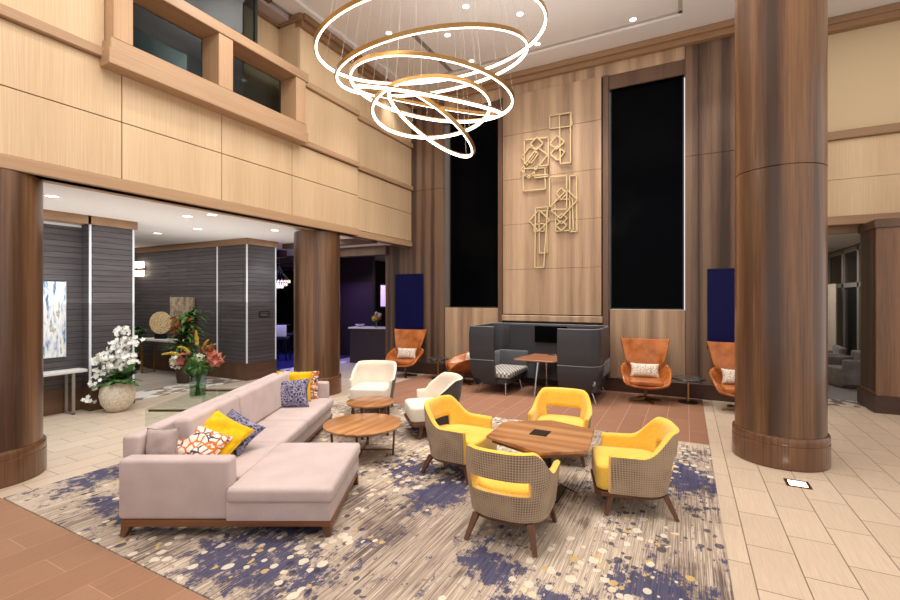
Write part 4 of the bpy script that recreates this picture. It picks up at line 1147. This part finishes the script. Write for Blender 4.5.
# hexagonal table
hx = thing('hexagonal_table', 'hexagonal walnut table with a black power insert between four yellow chairs', 'table', (-1.3, 4.53, .012))
HP = [(-1.79, 4.20), (-1.82, 4.76), (-1.36, 5.08), (-.86, 4.92), (-.79, 4.22), (-1.17, 3.96)]
HL = [(x+1.3, y-4.53) for x, y in HP]
m = wood('hexagon_walnut', (134, 88, 54), (166, 114, 72), 'x', 30, 8, .32, .2, .55, (190, 138, 92))
obj('tabletop', prism(bmesh.new(), HL, .565, .6, .006, 1), m, hx, smooth=False)
obj('power_insert', box(bmesh.new(), -.12, .06, -.1, .1, .6, .604, .002, 1), M['black'], hx, smooth=False)
obj('table_frame', prism(bmesh.new(), [(x*.9, y*.9) for x, y in HL], .525, .565), M['brass_dark'], hx, smooth=False)
bm = bmesh.new(); cyl(bm, (0, 0, .02), (0, 0, .53), .09, .09, 24); obj('pedestal', bm, M['black'], hx)
obj('base_plate', box(bmesh.new(), -.2, .2, -.2, .2, 0, .02, .006, 1), M['black'], hx, smooth=False)
bm = bmesh.new(); tube(bm, [(-.03, 0, .55), (.1, -.05, .4), (-.05, .05, .22), (.12, .1, .08), (.3, .12, .01)], .006, 6)
obj('power_cord', bm, M['black'], hx)

# ------------------------------------------------------------------ high-backed booth
PX, PY = -2.68, 9.2
pod = thing('privacy_booth', 'charcoal high-backed booth with facing benches on the brown carpet', 'booth', (PX, PY, .008))
def pod_path(n=14):
    xl, xr, yf, yb_, r = -1.38, 1.28, -.66, .82, .3
    pts = [(-.80, yf)]
    def arc(cx, cy, a0, a1):
        for k in range(n+1):
            a = a0+(a1-a0)*k/n; pts.append((cx+r*math.cos(a), cy+r*math.sin(a)))
    arc(xl+r*.45, yf+r*.45, -PI/2, -PI) if False else arc(xl+.12+.0, yf+.12, -PI/2, -PI) if False else None
    rr = .07
    for k in range(6):
        a = -PI/2-(PI/2)*k/5; pts.append((xl+rr+rr*math.cos(a), yf+rr+rr*math.sin(a)))
    arc(xl+r, yb_-r, PI, PI/2); arc(xr-r, yb_-r, PI/2, 0)
    r2 = .28
    for k in range(n+1):
        a = 0-(PI/2)*k/n; pts.append((xr-r2+r2*math.cos(a), yf+r2+r2*math.sin(a)))
    pts.append((.50, yf))
    return [Vector(p) for p in pts]
PP = pod_path()
def pnorm(i):
    a = PP[max(0, i-1)]; b_ = PP[min(len(PP)-1, i+1)]; d = (b_-a).normalized()
    return Vector((-d.y, d.x))
def wrap(z0, z1, th, in0=0, in1=0, bulge=.0, rows=8):
    # upholstered wall following the path, normal pointing outward
    bm = bmesh.new(); R = []
    for i, p in enumerate(PP):
        n = pnorm(i); col = []
        prof = []
        for k in range(rows+1):
            f = k/rows; z = z0+(z1-z0)*f; off = -(in0*(1-f)**1.5+in1*f)
            e = min(1, min(f, 1-f)*rows*.6); prof.append((off-.02*(1-e), z))
        for k in range(rows, -1, -1):
            f = k/rows; z = z0+(z1-z0)*f; off = -(in0*(1-f)**1.5+in1*f)-th
            e = min(1, min(f, 1-f)*rows*.6); prof.append((off+.02*(1-e), z))
        R.append([bm.verts.new((p.x+n.x*o, p.y+n.y*o, z)) for o, z in prof])
    m_ = len(R[0])
    for a, b_ in zip(R, R[1:]):
        for k in range(m_): bm.faces.new((a[k], a[(k+1) % m_], b_[(k+1) % m_], b_[k]))
    bm.faces.new(R[0]); bm.faces.new(R[-1][::-1])
    return bm
obj('upper_screen', wrap(.715, 1.40, .07), M['charcoal'], pod, ang=50)
obj('lower_shell', wrap(.19, .705, .09, in0=.14, bulge=.02), M['charcoal'], pod, ang=50)
bm = bmesh.new(); tubepts = [(p.x-pnorm(i).x*.035, p.y-pnorm(i).y*.035, 1.4) for i, p in enumerate(PP)]
tube(bm, tubepts, .012, 6); tube(bm, [(p.x+pnorm(i).x*-.012, p.y+pnorm(i).y*-.012, .71) for i, p in enumerate(PP)], .009, 6); obj('piping_seam_highlight', bm, plain('grey_piping_highlight', (120, 120, 122), .5), pod)  # lower tube draws the seam's highlight line in lighter grey
for sx in (-1, 1):
    bn = obj('bench', box(bmesh.new(), sx*1.2, sx*.56, -.5, .68, .2, .34, .03, 3), M['charcoal'], pod)
    obj('bench_cushion', box(bmesh.new(), sx*1.18, sx*.50, -.54, .68, .34, .46, .03, 3), M['bench_fabric'], bn)
    obj('bench_back', box(bmesh.new(), sx*1.27, sx*1.16, -.1, .68, .44, .78, .04, 3), fabric('grey_back_pad', (92, 92, 96)), bn)
for sx in (-1, 1): obj('corner_pad', box(bmesh.new(), sx*1.2, sx*.5, .60, .71, .44, .80, .04, 3), fabric('grey_corner_pad', (92, 92, 96)), pod)
obj('inner_panel', box(bmesh.new(), -.95, .95, .7, .75, .2, 1.38, .01, 1), M['charcoal_in'], pod, smooth=False)
for x, y, dx, dy in ((-1.12, -.5, -.08, -.04), (-.6, -.5, .04, -.1), (1.1, -.45, .1, -.08), (1.1, .5, .1, .05), (-1.1, .5, -.1, .05), (-.6, .35, .08, -.06), (.6, -.4, -.06, -.1)):
    obj('leg', cyl(bmesh.new(), (x+dx, y+dy, 0), (x, y, .24), .012, .018, 10), M['chrome'], pod)
tv = thing('monitor', 'black flat screen mounted inside the charcoal booth', 'screen', (PX+.02, PY+.67, .98))
obj('display', box(bmesh.new(), -.36, .36, -.02, .0, .03, .40, .004, 1), M['black_glass'], tv, smooth=False)
obj('bracket', box(bmesh.new(), -.1, .1, .0, .012, .1, .3), M['black'], tv, smooth=False)
pt = thing('booth_table', 'reddish wood table on a chrome leg inside the charcoal booth', 'table', (PX-.02, PY, .008))
obj('tabletop', prism(bmesh.new(), [(-.45, -.38), (-.39, -.45), (.39, -.45), (.45, -.38), (.32, .66), (-.32, .66)], .715, .745, .006, 1), M['pod_table'], pt, smooth=False)
obj('leg', cyl(bmesh.new(), (-.02, -.36, 0), (.02, -.22, .715), .02, .03, 14), M['chrome'], pt)
obj('leg', cyl(bmesh.new(), (0, .5, 0), (0, .45, .715), .02, .03, 14), M['chrome'], pt)
obj('foot_bar', box(bmesh.new(), -.02, .02, -.36, .5, .0, .02, .004, 1), M['chrome'], pt, smooth=False)
t = thing('power_hub', 'small silver power module on the booth table below the screen', 'power module', (PX+.1, PY+.5, .753))
obj('case', box(bmesh.new(), -.09, .09, -.04, .04, 0, .035, .01, 2), M['chrome'], t); obj('sockets', box(bmesh.new(), -.07, .07, -.043, -.04, .008, .028), M['black'], t, smooth=False)

# ------------------------------------------------------------------ orange leather lounge chairs
def catmull(rows, n):
    out = []
    k = len(rows)
    for i in range(k-1):
        p0, p1, p2, p3 = rows[max(0, i-1)], rows[i], rows[i+1], rows[min(k-1, i+2)]
        for j in range(n):
            t = j/n
            out.append([.5*((2*b)+(-a+c)*t+(2*a-5*b+4*c-d)*t*t+(-a+3*b-3*c+d)*t*t*t) for a, b, c, d in zip(p0, p1, p2, p3)])
    out.append(list(rows[-1])); return out
def orange_chair(label, loc, rz, group):
    t = thing('leather_lounge_chair', label, 'armchair', loc, rz, group)     # faces -y
    #      y,   z,   halfw, edge_up, edge_fwd
    rows = [(-.36, .33, .30, .03, -.0), (-.35, .31, .33, .10, -.01), (-.2, .29, .36, .26, .0), (.0, .29, .37, .33, .02), (.16, .31, .35, .36, .02), (.26, .42, .32, .30, -.06),
            (.29, .58, .33, .16, -.13), (.31, .78, .37, .04, -.11), (.35, 1.0, .42, .01, -.08), (.39, 1.17, .46, .02, -.06)]
    R = catmull(rows, 5)
    bm = bmesh.new(); NU = 24
    def P(r, a):
        y, z, w, up, fw = r; e = abs(a)**2.8
        low = min(1, max(0, (z-.3)/.3)) if y > .2 else 0
        return (w*(a*.6+.4*math.sin(a*PI/2))*(1+.22*e*(1-low)), y+fw*abs(a)**2, z+up*e)
    V = [[bm.verts.new(P(r, -1+2*i/NU)) for i in range(NU+1)] for r in R]
    for a, b_ in zip(V, V[1:]):
        for i in range(NU): bm.faces.new((a[i], a[i+1], b_[i+1], b_[i]))
    obj('shell', bm, M['leather'], t, solid=.045, sub=1, ang=180)
    obj('seat_cushion', box(bmesh.new(), -.29, .29, -.375, .2, .345, .44, .035, 4), M['leather'], t)
    obj('stem', cyl(bmesh.new(), (0, 0, .03), (0, 0, .34), .028, .035, 16), M['brass_dark'], t)
    for k in range(4):
        a = k*PI/2+.4; obj('base_foot', bar(bmesh.new(), (math.cos(a)*.3, math.sin(a)*.3, .012), (0, 0, .05), .03, .05), M['brass_dark'], t, smooth=False)
    return t
og = 'orange leather lounge chairs along the wood wall'
o1 = orange_chair('orange leather wing chair right of the charcoal booth', (-.70, 9.5, .008), .12, og)
dup(o1, (.83, 9.5, 0), .1, 'orange leather wing chair half hidden by the right-hand column')
dup(o1, (-6.35, 9.65, 0), .2, 'orange leather wing chair below the left navy screen')
dup(o1, (-4.62, 9.5, .008), -.95, 'orange leather chair turned sideways, partly behind the booth')
wpg = 'white printed lumbar pillows on the orange chairs'
pillow('lumbar_pillow', 'white printed lumbar pillow on the orange chair right of the booth', .52, .26, .12, M['white_pillow'], (-.72, 9.56, .46), (-.25, 0, .12), wpg)
pillow('lumbar_pillow', 'white printed lumbar pillow on the orange chair beside the right-hand column', .52, .26, .12, M['white_pillow'], (.83, 9.56, .455), (-.25, 0, .1), wpg)
pillow('lumbar_pillow', 'white printed lumbar pillow on the leftmost orange chair', .52, .26, .12, M['white_pillow'], (-6.37, 9.71, .455), (-.25, 0, .2), wpg)
pillow('lumbar_pillow', 'white printed lumbar pillow on the sideways orange chair by the booth', .42, .26, .11, M['white_pillow'], (-4.55, 9.55, .46), (-.2, 0, -.95), wpg)
def side_table(label, x, y, r, h):
    t = thing('side_table', label, 'side table', (x, y, .008), 0, 'black marble side tables')
    obj('tabletop', lathe(bmesh.new(), [(0, h-.03), (r-.01, h-.03), (r, h-.015), (r-.005, h), (0, h)], 48), M['marble_black'], t)
    obj('stem', cyl(bmesh.new(), (0, 0, .015), (0, 0, h-.03), .022, seg=16), M['brass'], t)
    obj('base_disc', lathe(bmesh.new(), [(0, 0), (.17, 0), (.17, .01), (.03, .02), (0, .02)], 32), M['black'], t)
side_table('black marble side table with brass stem between the two right orange chairs', .03, 9.72, .3, .47)
side_table('black marble side table with brass stem between the two left orange chairs', -5.45, 9.75, .27, .5)

# ------------------------------------------------------------------ lights
def area(name, loc, size, power, col, rot=(0, 0, 0), sy=None, spread=PI):
    l = bpy.data.lights.new(name, 'AREA'); l.energy = power; l.color = col; l.size = size
    if sy: l.shape = 'RECTANGLE'; l.size_y = sy
    l.spread = spread
    o = bpy.data.objects.new(name, l); o.location = loc; o.rotation_euler = rot; o.visible_glossy = False; COL.objects.link(o); return o
def spot(name, loc, tgt, power, col, ang=60, blend=.8, r=.08):
    l = bpy.data.lights.new(name, 'SPOT'); l.energy = power; l.color = col; l.spot_size = math.radians(ang); l.spot_blend = blend; l.shadow_soft_size = r
    o = bpy.data.objects.new(name, l); o.location = loc
    o.rotation_euler = (Vector(tgt)-Vector(loc)).to_track_quat('-Z', 'Y').to_euler(); COL.objects.link(o); return o
warm = (1, .93, .85); neutral = (1, .965, .93); cool = (.86, .94, 1)
area('ceiling_fill', (-2.6, 3.6, 7.2), 4.5, 420, neutral, sy=9)  # added broad soft fill, not a fixture of the room
area('right_ceiling_wash', (2.6, 5.5, 7.2), 3, 170, warm, sy=8)
for x, y in DL: spot('downlight_beam', (x, y, 7.25), (x, y, 0), 240, warm, 70)
for x, y in ((-3.4, 2.6), (-1.5, 4.0), (.8, 4.5), (-4.6, 4.6)): spot('downlight_beam', (x, y, 7.2), (x, y, 0), 260, warm, 60)
for x in (-6.3, -3.3, -2.1, -.7, .7): spot('wall_washer', (x, 8.9, 7.2), (x, 10.3, 2.5), 150, warm, 60)
for y in (-.5, 2.2, 4.6): spot('left_washer', (-4.9, y, 7.2), (-6.5, y, 4.4), 100, warm, 85)
area('hall_wash', (-8.0, 3.2, LZ-.03), 1.4, 110, cool, sy=5)
area('hall_wash_far', (-12.5, 6.0, LZ-.03), 4, 70, neutral, sy=1.6)
area('hall_wash_entry', (-8.3, 8.8, LZ-.03), 1.5, 45, cool, sy=2.2)
spot('art_light', (-8.6, 3.3, 3.3), (-9.6, 3.3, 1.6), 50, cool, 70)
spot('pier_light', (-8.7, 7.7, 3.3), (-9.4, 7.8, 1.8), 40, cool, 80)
spot('counter_light', (-8.6, 11.3, 3.3), (-9.4, 12.2, 1.9), 90, (1, .8, .7), 60)
area('bar_blue', (-11.6, 9.8, 2.6), 2, 110, (.12, .16, 1), sy=2)
spot('bar_fill_spot', (-11.0, 9.6, 3.2), (-11.6, 10.4, .8), 60, (1, .8, .65), 60)  # added warm fill to lift the stools out of the dark
area('bar_purple', (-9.9, 11.3, 2.6), 1, 30, (.45, .3, 1))
area('right_room', (2.6, 14.8, 3.3), 1.5, 40, neutral, sy=3.5)
area('hall_up_fill', (-9.0, 5.0, 1.9), 3, 60, neutral, (PI, 0, 0), sy=6)  # added unseen upward lamp, brightens the low ceiling
l = bpy.data.lights.new('mezzanine_fill', 'POINT'); l.energy = 90; l.color = neutral; l.shadow_soft_size = .2  # added lamp so the mezzanine interior shows through the panes
o = bpy.data.objects.new('mezzanine_fill', l); o.location = (-7.6, 5.6, 6.3); COL.objects.link(o)
area('ceiling_up_fill', (-1.5, 4.5, 5.7), 5, 110, neutral, (PI, 0, 0), sy=7)  # added unseen lamp facing up to lighten the high ceiling
w = bpy.data.worlds.new('World'); bpy.context.scene.world = w; w.use_nodes = True
w.node_tree.nodes['Background'].inputs[0].default_value = (1, .96, .93, 1); w.node_tree.nodes['Background'].inputs[1].default_value = .9

# ------------------------------------------------------------------ camera
cam = bpy.data.cameras.new('Camera'); co = bpy.data.objects.new('Camera', cam); COL.objects.link(co)
co.location = (0, 0, 2); co.rotation_euler = (PI/2, 0, YAW); cam.sensor_width = 36; cam.lens = 18
cam.shift_y = -2/900; cam.clip_end = 100
sc = bpy.context.scene; sc.camera = co
sc.view_settings.view_transform = 'Standard'; sc.view_settings.look = 'None'; sc.view_settings.exposure = .05
sc.cycles.max_bounces = 6; sc.cycles.diffuse_bounces = 3; sc.cycles.glossy_bounces = 3; sc.cycles.transparent_max_bounces = 12
sc.cycles.sample_clamp_indirect = 6
